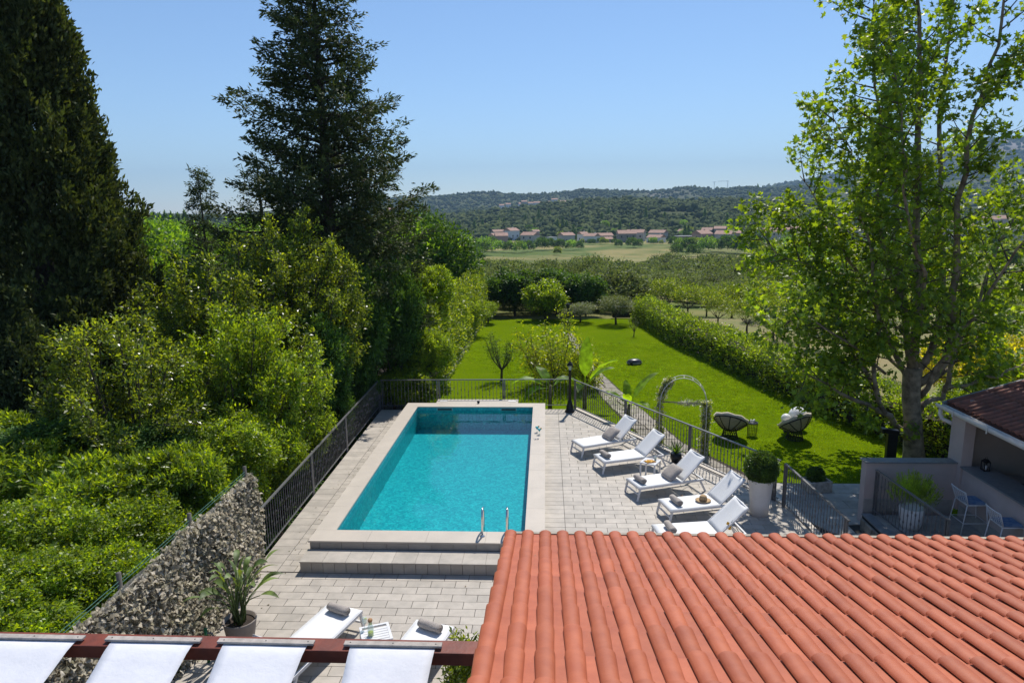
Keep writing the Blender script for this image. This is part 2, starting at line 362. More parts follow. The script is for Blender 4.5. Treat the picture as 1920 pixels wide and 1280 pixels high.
def foliage(name, mat, R=(1, 1, 1), ncl=800, m=10, L=.12, W=.05, spread=.16, seed=0, shell=.5, low=-.75, lump=.2, upk=.6, shape='kite', upd=.35, cz=0, lobes=0):
    P_, D = ell_points(ncl, R, shell, low, lump, seed, lobes=lobes)
    D = unit(D/np.array(R)*max(R)*.5+D*.5+np.array([0, 0, upd])+rng.normal(size=D.shape)*.25)
    V, Fc = clusters(P_+np.array([0, 0, cz]), D, spread, m, L, W, upk, shape=shape)
    return npmesh(name, V, Fc, mat)
def trunk_mesh(name, h, r, spreadR, nl=7, mat=None, seed=0, top=.8, lean=.08, depth=1):
    rr = random.Random(seed); mb = MB(); p = Vector((0, 0, -.15)); fork = h*.38
    pts = [p, Vector((rr.uniform(-1, 1)*lean, rr.uniform(-1, 1)*lean, fork*.5)), Vector((rr.uniform(-1, 1)*lean*2, rr.uniform(-1, 1)*lean*2, fork))]
    mb.tube(pts, [r*1.25, r, r*.85], 8)
    for i in range(nl):
        a = 2*PI*i/nl+rr.uniform(-.3, .3); q = rr.uniform(.35, .9)
        e = pts[-1]+Vector((math.cos(a)*spreadR*q, math.sin(a)*spreadR*q, (h-fork)*rr.uniform(.45, top)))
        mid = pts[-1].lerp(e, .5)+Vector((0, 0, -.05*h)); mb.tube([pts[-1]-Vector((0, 0, .05)), mid, e], [r*.55, r*.35, r*.1], 5)
        if depth:
            for k in range(2):
                e2 = mid+Vector((rr.uniform(-1, 1), rr.uniform(-1, 1), rr.uniform(.3, 1)))*spreadR*.45; mb.tube([mid, mid.lerp(e2, .5)+Vector((0, 0, .05)), e2], [r*.28, r*.18, r*.06], 4)
    return mb.mesh(name, mat or m_bark, True)
def make_tree(name, label, cat, loc, crown, trunk, rz=0, scale=(1, 1, 1), group=None, crown_name='crown', trunk_name='trunk'):
    t = thing(name, label, cat, loc, rz, group); t.scale = scale
    link(trunk_name, trunk, t); link(crown_name, crown, t); return t

# ================================================================== TERRAIN
def prof(pts, D):            # skyline given as photo points -> height above sea of the deck, as function of azimuth
    a = []; h = []
    for x, y in pts:
        z, e = az_el(x, y); a.append(z); h.append(CAMH+D*math.tan(e))
    return np.array(a), np.array(h)
K1 = prof([(-400, 409), (560, 410), (700, 414), (800, 415), (900, 402), (960, 396), (1010, 390), (1060, 384), (1110, 377), (1180, 371), (1250, 375), (1350, 377), (1420, 381), (1600, 392), (2000, 405), (2600, 404)], 860)
K2 = prof([(-400, 409), (560, 408), (700, 405), (800, 404), (900, 394), (950, 389), (1000, 386), (1110, 381), (1200, 384), (1420, 380), (1600, 375), (2000, 360), (2600, 360)], 1300)
K3 = prof([(-400, 406), (200, 404), (440, 402), (560, 392), (700, 373), (790, 370), (850, 364), (910, 363), (960, 367), (1040, 362), (1100, 359), (1190, 358), (1240, 357), (1290, 351), (1340, 357), (1400, 349), (1440, 352), (1560, 345), (2000, 330), (2600, 330)], 2000)
K4 = prof([(-400, 406), (440, 404), (1300, 380), (1440, 351), (1550, 330), (1650, 305), (1750, 286), (1850, 263), (1950, 256), (2200, 262), (2600, 300)], 3300)
def vnoise(x, y, s, seed):
    r = np.random.default_rng(seed); g = r.random((64, 64)); u = x/s; v = y/s; i = np.floor(u).astype(int); j = np.floor(v).astype(int)
    fu = u-i; fv = v-j; fu = fu*fu*(3-2*fu); fv = fv*fv*(3-2*fv)
    a = g[i % 64, j % 64]; b = g[(i+1) % 64, j % 64]; c = g[i % 64, (j+1) % 64]; d = g[(i+1) % 64, (j+1) % 64]
    return (a*(1-fu)+b*fu)*(1-fv)+(c*(1-fu)+d*fu)*fv-.5
def ground(x, y):
    x = np.asarray(x, float); y = np.asarray(y, float); d = np.hypot(x, y); az = np.arctan2(x, y)
    z = np.interp(d, [0, 48, 60, 110, 200, 430, 520], [-.45, -.45, -1.2, -5.6, -10.3, -12.4, -12.4])
    k1 = np.interp(az, *K1); k2 = np.interp(az, *K2); k3 = np.interp(az, *K3); k4 = np.interp(az, *K4)
    def ss(a, b): t = np.clip((d-a)/(b-a), 0, 1); return t*t*(3-2*t)
    z = z+(k1+12)*(d > 520)*np.clip((d-520)/340, 0, 1)**.8
    z = np.where(d > 860, k1+(k2-k1)*ss(860, 1300)-8*np.sin(PI*np.clip((d-860)/440, 0, 1)), z)
    z = np.where(d > 1300, k2+(k3-k2)*ss(1300, 2000)-12*np.sin(PI*np.clip((d-1300)/700, 0, 1)), z)
    z = np.where(d > 2000, k3+(k4-k3)*ss(2000, 3300)-25*np.sin(PI*np.clip((d-2000)/1300, 0, 1)), z)
    z = np.where(d > 3300, k4+(-15-k4)*ss(3300, 5200), z)
    n = vnoise(x, y, 140, 1)*10+vnoise(x, y, 50, 2)*4
    return z+n*np.clip((d-560)/500, 0, 1)*np.clip((d-560)/200, 0, 1)*(d < 3200) + vnoise(x, y, 30, 3)*.5*np.clip((d-70)/100, 0, 1)
def gz(x, y): return float(ground(np.array([x]), np.array([y]))[0])
def build_terrain():
    ds = np.concatenate([np.array([0.01, 6, 12, 20, 30, 40, 48, 54, 60, 70, 80, 95, 110, 130, 150, 175]), np.arange(200, 520, 20), np.arange(520, 1000, 16), np.arange(1000, 2100, 30), np.arange(2100, 3400, 60), np.array([3400, 3800, 4400, 5200, 6500])])
    az = np.concatenate([np.radians(np.arange(-60, 60, .4)), np.radians(np.arange(60, 300, 5))]); n = len(az); k = len(ds)
    D, A = np.meshgrid(ds, az, indexing='ij'); X = D*np.sin(A); Y = D*np.cos(A); Z = ground(X, Y)
    # hollow under the terraces and the pool
    box = (X > -7.5) & (X < 13) & (Y < 24) & (D < 30); Z[box & (Y > -5)] -= 0
    V = np.stack([X, Y, Z-.06], -1).reshape(-1, 3); i = np.arange(k-1)[:, None]*n; j = np.arange(n)[None]; jn = (j+1) % n
    Fq = np.stack([i+j, i+n+j, i+n+jn, i+jn], -1).reshape(-1, 4)
    # leave the pool and the terraces out: they have floors of their own
    cx = V[Fq].mean(1); keep = ~((np.hypot(cx[:, 0], cx[:, 1]) < 40) )
    me = npmesh('ground', V, Fq[keep], m_terrain, smooth=True)
    ca = me.color_attributes.new('cover', 'FLOAT_COLOR', 'POINT')
    hill = np.clip((D-500)/60, 0, 1); az_ = np.degrees(A)
    fld = ((D > 265) & (D < 440) & (az_ > az1) & (az_ < az2)).astype(float)
    fld = np.maximum(fld, ((D > 46) & (D < 100) & (az_ > 7) & (az_ < 34)) * .9)
    rock = np.clip((D-2350)/200, 0, 1)*np.clip((vnoise(X, Y, 420, 9)+.12)*5, 0, 1)*np.clip((Z-110)/60, 0, 1)
    rock = np.maximum(rock, ((D > 1700) & (D < 2050) & (az_ > 8) & (az_ < 14.5))*np.clip((vnoise(X, Y, 160, 5)+.2)*3, 0, 1)*.8)
    c = np.stack([hill, fld, rock, np.ones_like(hill)], -1).reshape(-1, 4).astype(np.float32)
    ca.data.foreach_set('color', c.ravel()); return me
az1 = math.degrees(az_el(815, 470)[0]); az2 = math.degrees(az_el(1265, 470)[0])
struct('ground', build_terrain(), None)

# near ground: lawn, left garden soil and slabs, laid round the pool and the terraces
struct('lawn', MB().add([(-4.9, 23.9, -.4), (13, 13.9, -.4), (13, 24, -.4), (6.6, 47, -.4), (-5.2, 47, -.4), (1.2, 23.9, -.4), (6.2, 15.4, -.4), (9.4, 15.4, -.4), (9.4, 13.9, -.4)],
        [(0, 5, 4), (5, 6, 3, 4), (6, 7, 2, 3), (7, 8, 1, 2)]), m_lawn)
struct('garden_soil', MB().add([(-45, -6, -1.0), (-6.0, -6, -1.0), (-6.0, 24, -1.0), (-5.2, 30, -.6), (-5.2, 47, -.5), (-45, 47, -.8),
        (-6.0, 24, -1), (-4.9, 23.9, -.405), (-5.2, 47, -.405)], [(0, 1, 2, 3, 4, 5), (6, 7, 8)]), m_soil)
struct('meadow', MB().add([(6.6, 47, -.41), (13, 24, -.41), (13, 13.9, -.41), (45, 13.9, -.41), (45, 47, -.41)], [(4, 3, 2, 1, 0)]),
       M('dry_meadow', (.25, .20, .09), (.15, .17, .05), .5, .95, .4, coord='World', bscale=8))

ng = 230000; gx = rng.uniform(-4.9, 13, ng); gy = 14+24*rng.random(ng)**1.6
kk = ~((gx < 1.1) & (gy < 23.95)) & ((gx-1.1)*8.0+(gy-23.8)*4.55 > .35*9.2) & ~((gx > 4.7) & (gx < 9.3) & (gy < 17.6)) & ~((gx > 9.2) & (gy < 15.5)) & (gx < 6.3+(47-gy)*.235)
gx, gy = gx[kk], gy[kk]; n_ = len(gx); C_ = np.stack([gx, gy, np.full(n_, -.405)], 1); A_g = unit(np.stack([rng.normal(size=n_)*.5, rng.normal(size=n_)*.5, np.ones(n_)], 1))
L_g = rng.uniform(.03, .065, n_)*(1+.5*vnoise(gx, gy, 1.3, 77)*2); V, F_ = leaf_arrays(C_, A_g, rng.normal(size=(n_, 3)), L_g, rng.uniform(.008, .014, n_)*1.6)
l_grass = leafmat('grass_blade', [(.060, .115, .005), (.085, .140, .006), (.125, .175, .012)], gain=1.6, big=.35)
o = link('grass', npmesh('grass', V, F_, l_grass)); o['kind'] = 'stuff'; o['label'] = 'short mown grass blades of the near lawn'

# ================================================================== POOL TERRACE
DECK = [(-5.60, 2.0), (5.85, 2.0), (5.85, 12.4), (5.6, 15.5), (0.98, 23.45), (-5.88, 23.3)]
def clip(poly, x0, x1, y0, y1):
    def cut(P_, f, g):
        o = []
        for i, p in enumerate(P_):
            q = P_[(i+1) % len(P_)]; a, b = f(p), f(q)
            if a >= 0: o.append(p)
            if a*b < 0: t = a/(a-b); o.append((p[0]+(q[0]-p[0])*t, p[1]+(q[1]-p[1])*t))
        return o
    R_ = [(x0, y0), (x1, y0), (x1, y1), (x0, y1)]
    n = len(poly)
    for i in range(n):
        (ax, ay), (bx, by) = poly[i], poly[(i+1) % n]
        R_ = cut(R_, lambda p: (bx-ax)*(p[1]-ay)-(by-ay)*(p[0]-ax), None)
        if len(R_) < 3: return []
    return R_
PX0, PX1, PY0, PY1 = -4.81, -.03, 12.60, 22.80      # coping outline
IX0, IX1, IY0, IY1 = -4.39, -.43, 13.10, 22.33      # water outline
HC = .40
deck = MB()
deck.box(((-5.59+5.85)/2, (2+12.6)/2, -.25), (11.44, 10.6, .46))
deck.poly([(-5.59, 12.61), (-4.80, 12.61), (-4.80, 23.3), (-5.87, 23.3)], -.48, -.02)
deck.poly([(-.04, 12.61), (5.85, 12.61), (5.6, 15.5), (.98, 23.45), (-.04, 23.4)], -.48, -.02)
deck.poly([(-4.79, 22.81), (-.05, 22.81), (-.05, 23.4), (-4.79, 23.3)], -.48, -.02)
deck_o = struct('terrace', deck, m_grout)
tiles = []
TW, TH, G = .46, .23, .010
def field(x0, x1, y0, y1, tw=TW, th=TH, stag=.5, poly=DECK):
    j = 0; y = y0
    while y < y1-.02:
        off = (-(tw*stag) if j % 2 else 0); x = x0+off
        while x < x1-.02:
            a, b = max(x, x0)+G/2, min(x+tw, x1)-G/2; c, d = y+G/2, min(y+th, y1)-G/2
            if b-a > .02 and d-c > .02:
                pg = clip(poly, a, b, c, d)
                if len(pg) >= 3: tiles.append((pg, (abs(b-a-(tw-G)) < 1e-4 and abs(d-c-(th-G)) < 1e-4 and len(pg) == 4 and abs((pg[2][0]-pg[0][0])-(tw-G)) < 1e-3), (tw, th)))
            x += tw
        y += th; j += 1
field(-5.62, 5.85, 5.4, 12.1)
field(-5.98, -5.28, 12.1, 23.3, .70, .34, 0)
field(-5.28, -4.70, 12.1, 23.3, .34, .23)
field(-.06, .42, 12.1, 23.45, .48, .23, 0); field(.42, 5.85, 12.1, 23.45)
field(-4.70, -.06, 22.8, 23.4)
def inframe(p):
    v = Vector((p[0], p[1], 0))-Vector((0, 0, CAMH)); d = v.dot(_F); 
    if d < .1: return False
    x = 960+F_PX*v.dot(_R)/d; y = 640-F_PX*v.dot(_U)/d
    return -20 < x < 1940 and y < 1300 and not (x > 900 and y > 1010) and not (x > 955 and y > 998)
def tcen(t): return (sum(p[0] for p in t[0])/len(t[0]), sum(p[1] for p in t[0])/len(t[0]))
vis = [t for t in tiles if inframe(tcen(t)) ]; hid = [t for t in tiles if not inframe(tcen(t))]
vis.sort(key=lambda t: math.hypot(*tcen(t)) - (2 if t[2][0] > .6 else 0))
base_tile = {}
for t in vis[:298]:
    c = tcen(t)
    if t[1]:
        if t[2] not in base_tile:
            a, b = t[2]; base_tile[t[2]] = MB().poly([(-(a-G)/2, -(b-G)/2), ((a-G)/2, -(b-G)/2), ((a-G)/2, (b-G)/2), (-(a-G)/2, (b-G)/2)], -.02, 0).mesh('deck_tile', m_tile)
        link('deck_tile', base_tile[t[2]], deck_o, (c[0], c[1], random.uniform(-.0012, .0012)))
    else:
        link('deck_tile', MB().poly([(p[0]-c[0], p[1]-c[1]) for p in t[0]], -.02, 0).mesh('deck_tile', m_tile), deck_o, (c[0], c[1], 0))
mb = MB()
for t in vis[298:]+hid: mb.poly(t[0], -.02, random.uniform(-.001, .001))
o = part('deck_tiles_far', mb, m_tile, deck_o); o['kind'] = 'stuff'

# edge kerb under the right railing
kb = MB(); a = Vector((.98, 23.45, 0)); b = Vector((5.6, 15.5, 0)); nrm = Vector((.865, .5, 0))
kb.poly([tuple((a+nrm*.0).xy), tuple((a+nrm*.22).xy), tuple((b+nrm*.22).xy), tuple((b).xy)][::-1], -.5, .03)
kb.poly([(5.6+.004, 15.49), (5.79, 15.6), (6.02, 12.4), (6.02, 2), (5.85, 2), (5.853, 12.4)], -.9, .02)
struct('terrace_kerb', kb, m_coping)

# pool: shell, coping, water, ladder, skimmers, steps
pool = thing('swimming_pool', 'raised rectangular turquoise mosaic swimming pool with a pale stone rim', 'pool', (0, 0, 0))
FZ = -.40; WZ = .27
shell = MB(); shell.add([(IX0, IY0, FZ), (IX1, IY0, FZ), (IX1, IY1, FZ), (IX0, IY1, FZ)], [(0, 1, 2, 3)])
zt = HC-.03
shell.add([(IX0, IY0, FZ), (IX1, IY0, FZ), (IX1, IY1, FZ), (IX0, IY1, FZ), (IX0, IY0, zt), (IX1, IY0, zt), (IX1, IY1, zt), (IX0, IY1, zt)], [(0, 4, 5, 1), (1, 5, 6, 2), (2, 6, 7, 3), (3, 7, 4, 0)])
part('basin', shell, m_mosaic, pool)
part('water', MB().add([(IX0, IY0, WZ), (IX1, IY0, WZ), (IX1, IY1, WZ), (IX0, IY1, WZ)], [(0, 1, 2, 3)]), m_water, pool)
def slab(a, b, c, d, z1=HC, z0=HC-.035):
    return MB().poly([(a, c), (b, c), (b, d), (a, d)], z0, z1)
g = .002
n = 8
for i in range(n):   # side coping stones
    y0 = PY0+.5+(PY1-.47-PY0-.5)*i/n; y1 = PY0+.5+(PY1-.47-PY0-.5)*(i+1)/n
    part('coping_stone', slab(PX0, IX0+.012, y0+g, y1-g), m_coping, pool); part('coping_stone', slab(IX1-.012, PX1, y0+g, y1-g), m_coping, pool)
for i in range(4):
    x0 = PX0+(PX1-PX0)*i/4; x1 = PX0+(PX1-PX0)*(i+1)/4
    part('coping_stone', slab(x0+g, x1-g, PY0, PY0+.5-g), m_coping, pool); part('coping_stone', slab(x0+g, x1-g, PY1-.47+g, PY1), m_coping, pool)
part('skimmer_ledge', slab(-3.82, -.97, PY1+.004, 23.27), m_coping, pool)
part('skimmer_ledge_base', MB().box((-2.395, 23.03, .18), (2.80, .43, .37)), m_riser, pool)
for x in (-3.6, -1.2): part('skimmer_lid', slab(x-.12, x+.14, 22.98, 23.12, HC+.012, HC+.001), M('white_lid', (.75, .73, .70)) if x < -3 else bpy.data.materials['white_lid'], pool)
for x in (-3.45, -1.27):
    fr = part('skimmer', MB().box((x, IY1-.008, HC-.09), (.56, .012, .12)), M('skimmer_frame', (.25, .45, .45)) if x < -3 else bpy.data.materials['skimmer_frame'], pool)
    part('flap', MB().box((x, IY1-.016, HC-.09), (.48, .01, .06)), m_robot, fr)
# outer faces of the pool body, tiled
body = MB()
for a, b, c, d in ((PX0+.03, IX0-.005, PY0+.02, PY1-.02), (IX1+.005, PX1-.03, PY0+.02, PY1-.02), (IX0-.004, IX1+.004, PY0+.02, IY0-.005), (IX0-.004, IX1+.004, IY1+.005, PY1-.02)):
    body.box(((a+b)/2, (c+d)/2, -.07), (b-a, d-c, .85))
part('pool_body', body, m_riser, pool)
def risers(y, z0, z1, x0, x1, wd, name='riser_tile'):
    me = MB().box((0, 0, 0), (wd-.008, .02, z1-z0-.004)).mesh(name, m_riser); x = x0+.18 if wd > .3 else x0
    if wd > .3: part(name, MB().box((x0+.09, y, (z0+z1)/2), (.172, .02, z1-z0-.004)), m_riser, pool)
    while x < x1-.05:
        w2 = min(wd, x1-x)
        if w2 > wd-.01: link(name, me, pool, (x+wd/2, y, (z0+z1)/2))
        else: part(name, MB().box((x+w2/2, y, (z0+z1)/2), (w2-.008, .02, z1-z0-.004)), m_riser, pool)
        x += wd
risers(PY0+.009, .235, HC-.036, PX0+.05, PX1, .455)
SX0, SX1, SY = -4.80, 1.2, 12.08
part('step_base', MB().box(((SX0+SX1)/2+.01, (SY+12.6)/2+.012, .105), (SX1-SX0-.02, .50, .21)), m_grout, pool)
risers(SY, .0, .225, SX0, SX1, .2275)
x = SX0-.01; k = 0
treadm = MB().box((0, 0, 0), (.45, .515, .02)).mesh('step_tile', m_tile)
while x < SX1-.1:
    link('step_tile', treadm, pool, (x+.2275, SY+.235, .226)); x += .455; k += 1
for x, Y in ((-1.30, 12.88), (-.80, 12.88)):
    p = [(x, Y, HC), (x, Y+.01, HC+.40), (x, Y+.06, HC+.50), (x, Y+.16, HC+.55), (x, Y+.27, HC+.51), (x, Y+.33, HC+.42), (x, Y+.345, HC-.10), (x, Y+.345, FZ+.25)]
    h = part('ladder_rail', MB().tube(p, .02, 10), m_chrome, pool, True)
    part('flange', MB().lathe([(.055, HC+.001), (.05, HC+.015), (.022, HC+.03)], (x, Y, 0), 14), m_chrome, h, True)
for z in (.05, -.15): part('ladder_step', MB().box((-1.05, 13.23, z), (.46, .07, .025)), m_chrome, pool)

# ------------------------------------------------------------------ railings
RH = 1.05
def bal_mesh(kn):
    mb = MB(); s_ = .006
    mb.box((0, 0, (RH+.05)/2), (.012, .012, RH-.14))
    for z in kn:
        mb.lathe([(.007, z-.045), (.017, z-.015), (.017, z+.015), (.007, z+.045)], (0, 0, 0), 6)
    return mb.mesh('baluster', m_steel)
BAL = [bal_mesh((.42, .68)), bal_mesh((.55,)), bal_mesh((.35, .75)), bal_mesh((.5, .62))]
def railing(label, pts, posts, sp=.125, zb=0, skip_end=False):
    t = thing('railing', label, 'railing', (pts[0][0], pts[0][1], zb), 0, 'steel baluster railings round the terraces'); o = Vector((pts[0][0], pts[0][1], 0))
    for a, b in zip(pts[:-1], pts[1:]):
        A = Vector((a[0], a[1], 0))-o; B = Vector((b[0], b[1], 0))-o; L = (B-A).length; d = (B-A)/L; ang = math.atan2(d.y, d.x)
        part('top_rail', MB().bar(A+Vector((0, 0, RH)), B+Vector((0, 0, RH)), .05, .03), m_steel, t)
        part('bottom_rail', MB().bar(A+Vector((0, 0, .11)), B+Vector((0, 0, .11)), .035, .02), m_steel, t)
        n = int(L/sp); 
        for i in range(1, n):
            q = A+d*(L*i/n); link('baluster', BAL[(i*7+i//3) % 4], t, (q.x, q.y, 0), (0, 0, ang))
    for x, y in posts:
        for dx in (-.035, .035):
            a = Vector((pts[-1][0]-pts[0][0], pts[-1][1]-pts[0][1])).normalized()
            part('post', MB().box((x-o.x+a.x*dx, y-o.y+a.y*dx, (RH-.02)/2-.1), (.04, .04, RH+.18)), m_steel, t)
    return t
railing('long dark steel railing on the left edge of the terrace, running beside the pool', [(-5.74, 11.9), (-5.97, 23.40)], [(-5.76, 12.0), (-5.82, 15.85), (-5.88, 19.0), (-5.96, 23.34)])
railing('dark steel railing across the far end of the pool, in front of the lawn', [(-5.93, 23.46), (.90, 23.60)], [(-5.9, 23.46), (-3.85, 23.50), (-1.5, 23.55)])
A_, B_ = Vector((.97, 23.55)), Vector((5.52, 15.60))
railing('long slanting dark steel railing behind the row of five white loungers', [tuple(A_), tuple(B_)], [tuple(A_.lerp(B_, t)) for t in (.012, .335, .66, .985)], .12)
railing('short dark steel railing beside the tall white planter, above the steps', [(5.57, 15.4), (5.74, 12.4)], [(5.57, 15.38), (5.73, 12.5)])
railing('short dark steel railing in front of the potted rosemary by the bar', [(7.47, 15.05), (7.62, 12.45)], [(7.48, 15.0), (7.61, 12.5)])

# ------------------------------------------------------------------ lower path between the railings, bar terrace
patio = MB(); patio.poly([(5.85, 13.4), (9.3, 13.4), (9.3, 17.5), (5.0, 17.5), (5.85, 15.7)][::1], -.6, -.32)
pat = struct('patio', MB().poly([(6.03, 13.3), (7.2, 13.3), (7.2, 15.0), (9.2, 15.42), (9.2, 17.55), (4.75, 17.55), (5.9, 15.6)], -.62, -.325), m_grout)
PPOLY = [(6.03, 13.3), (7.2, 13.3), (9.2, 15.42), (9.2, 17.55), (4.75, 17.55), (5.9, 15.6)]
tiles.clear(); field(4.7, 9.2, 13.3, 17.55, .9, .45, .5, PPOLY)
for t in tiles:
    if tcen(t)[1] < 15.4 and tcen(t)[0] > 7.1: continue
    link('paving_slab', MB().poly(t[0], -.345, -.3+random.uniform(-.003, .003)).mesh('paving_slab', m_stonepave), pat)
low = struct('lower_landing', MB().box((6.62, 10.2, -.75), (1.16, 6.2, .3)), m_stonepave)
barfloor = struct('bar_terrace', MB().poly([(7.22, 8), (12.4, 8), (12.4, 15.0), (7.22, 15.0)], -1.2, -.03), m_grout)
tiles.clear(); field(7.42, 9.34, 11.0, 14.98, .9, .45, .5, [(7.2, 8), (12.4, 8), (12.4, 15), (7.2, 15)])
for t in tiles: link('floor_tile', MB().poly(t[0], -.03, -.005).mesh('floor_tile', m_stonepave), barfloor)
for i in range(5): link('edge_stone', MB().box((7.32, 14.72-i*.62, -.005), (.22, .61, .03)).mesh('edge_stone', m_counter), barfloor)
rw = MB(); r3 = random.Random(3)
rub = struct('rubble_wall', MB().box((7.19, 11.6, -.62), (.03, 6.7, 1.1)), m_rubble)
y = 14.9
for row in range(4):
    y = 14.92
    while y > 9.5:
        L = r3.uniform(.18, .42); h = .24; part('stone', MB().box((7.165+r3.uniform(-.012, .012), y-L/2, -.16-row*.26), (.05, L-.02, h-.01+r3.uniform(-.02, 0)), rx=r3.uniform(-.05, .05)), m_rubble, rub, bevel=.012); y -= L

# ================================================================== OUTDOOR BAR
bar = thing('bar_building', 'mauve plastered outdoor bar with a grey counter and a dark tiled roof', 'building', (9.3, 15.2, 0))
bo = Vector((9.3, 15.2, 0))
def bpart(name, mb, mat, **k): 
    o = part(name, mb, mat, bar, **k); o.location = -bo; return o
bpart('low_wall', MB().box((8.3, 15.29, .28), (2.0, .22, 1.78)), m_wall)
bpart('wall_cap', MB().box((8.29, 15.29, 1.185), (2.06, .30, .03)), m_counter)
bpart('skirting', MB().box((8.3, 15.168, .14), (1.98, .02, .32)), m_stonepave)
bpart('pillar', MB().box((9.42, 15.29, 1.22), (.24, .5, 2.2)), m_wall)
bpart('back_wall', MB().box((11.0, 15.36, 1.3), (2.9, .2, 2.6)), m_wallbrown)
bpart('counter_wall', MB().box((9.45, 11.6, .56), (.20, 6.86, 1.12)), m_wall)
bpart('counter_skirting', MB().box((9.338, 11.6, .12), (.02, 6.8, .26)), m_stonepave)
bpart('counter_top', MB().box((9.62, 11.6, 1.14), (.66, 6.9, .035)), m_counter)
bpart('work_top', MB().box((10.3, 11.6, .93), (.66, 6.9, .04)), m_stonepave)
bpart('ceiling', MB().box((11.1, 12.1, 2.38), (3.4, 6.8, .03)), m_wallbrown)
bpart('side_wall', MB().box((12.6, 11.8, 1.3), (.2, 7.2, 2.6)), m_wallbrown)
# roof plane: eave along Y at X=9.2, rising to the right; verge at the far end
EZ, SL = 2.42, math.radians(17)
def rp(u, v, h=0):     # u up the slope from the eave, v along the eave from the far verge
    return Vector((9.22+u*math.cos(SL)-h*math.sin(SL), 15.72-v, EZ+u*math.sin(SL)+h*math.cos(SL)))
bpart('roof_deck', MB().add([rp(0, 0, -.08), rp(4, 0, -.08), rp(4, 7, -.08), rp(0, 7, -.08), rp(0, 0, 0), rp(4, 0, 0), rp(4, 7, 0), rp(0, 7, 0)],
      [(0, 1, 2, 3), (7, 6, 5, 4), (0, 4, 5, 1), (1, 5, 6, 2), (2, 6, 7, 3), (3, 7, 4, 0)]), m_terra_old)
tl = MB()
for j in range(7):
    pass
L_, W_ = .44, .15
prof_ = [(-.075, .0), (-.062, .036), (-.035, .058), (0, .066), (.035, .058), (.062, .036), (.075, .0)]
vs = []; 
for u, h, k in ((0, .014, 1), (L_+.02, 0, .86)):
    for a, b in prof_: vs.append((u, a*k, b+h))
fs = [(i, i+1, i+8, i+7) for i in range(6)]
for u in (0, ):
    for a, b in prof_: vs.append((u, a*.86, b*.82+.002))
fs += [(i+14, i+15, i+1, i) for i in range(6)]
oldt = MB().add(vs, fs).mesh('roof_tile', m_terra_old, True)
for r_ in range(7):
    for c_ in range(30):
        q = rp(.02+r_*L_, .12+c_*.185, .02+random.uniform(-.003, .004)); o = link('roof_tile', oldt, bar, q-bo, (0, -SL-.02, random.uniform(-.02, .02)))
bpart('verge_flashing', MB().bar(rp(-.05, .0, .03), rp(3.8, .0, .03), .10, .05), m_counter)
bpart('gutter', MB().add([(9.05+a, y_, 2.38+b) for y_ in (15.80, 8.9) for a, b in ((0, .04), (-.01, 0), (.01, -.05), (.05, -.075), (.10, -.075), (.14, -.04), (.15, .03), (.14, .03), (.13, -.03), (.1, -.062), (.05, -.062), (.02, -.04), (.0, 0), (.008, .04))],
      [(i, (i+1) % 14, 14+(i+1) % 14, 14+i) for i in range(14)]+[tuple(range(13, -1, -1)), tuple(range(14, 28))]), m_gutter)
bpart('fascia', MB().box((9.235, 12.3, 2.33), (.03, 6.9, .12)), m_gutter)
for y_ in (15.1, 13.9, 12.7): bpart('gutter_bracket', MB().box((9.03, y_, 2.36), (.012, .03, .14)), m_gutter)
bpart('downpipe', MB().tube([(9.13, 15.72, 2.30), (9.13, 15.72, 2.16), (9.17, 15.70, 2.06), (9.26, 15.6, 2.02), (9.33, 15.56, 1.98)], .045, 10), m_gutter, smooth=True)
lt = thing('lantern', 'small black candle lantern standing on the bar counter', 'lantern', (9.68, 14.79, 1.16))
part('frame', MB().box((0, 0, .01), (.13, .13, .02)).box((0, 0, .2), (.13, .13, .02)).box((.058, .058, .105), (.014, .014, .19)).box((-.058, .058, .105), (.014, .014, .19)).box((.058, -.058, .105), (.014, .014, .19)).box((-.058, -.058, .105), (.014, .014, .19)), m_black, lt)
part('lid', MB().box((0, 0, .235), (.13, .13, .05), taper=.4), m_black, lt)
part('candle', MB().lathe([(.03, .02), (.03, .11)], (0, 0, 0), 10), m_potwhite, lt, True)
part('handle', MB().tube([(-.03, 0, .26), (-.02, 0, .30), (.02, 0, .30), (.03, 0, .26)], .004, 5), m_black, lt)
hb = thing('hob', 'black portable hob with a pan stand on the bar worktop', 'hob', (10.25, 14.1, .96))
part('plate', MB().box((0, 0, .03), (.5, .6, .06)), m_black, hb, bevel=.01)
part('pan_stand', MB().bar((-.2, -.2, .09), (.2, .2, .09), .012).bar((-.2, .2, .09), (.2, -.2, .09), .012).bar((-.2, -.2, .09), (-.2, -.2, .06), .012).bar((.2, .2, .09), (.2, .2, .06), .012).bar((-.2, .2, .09), (-.2, .2, .06), .012).bar((.2, -.2, .09), (.2, -.2, .06), .012), m_black, hb)

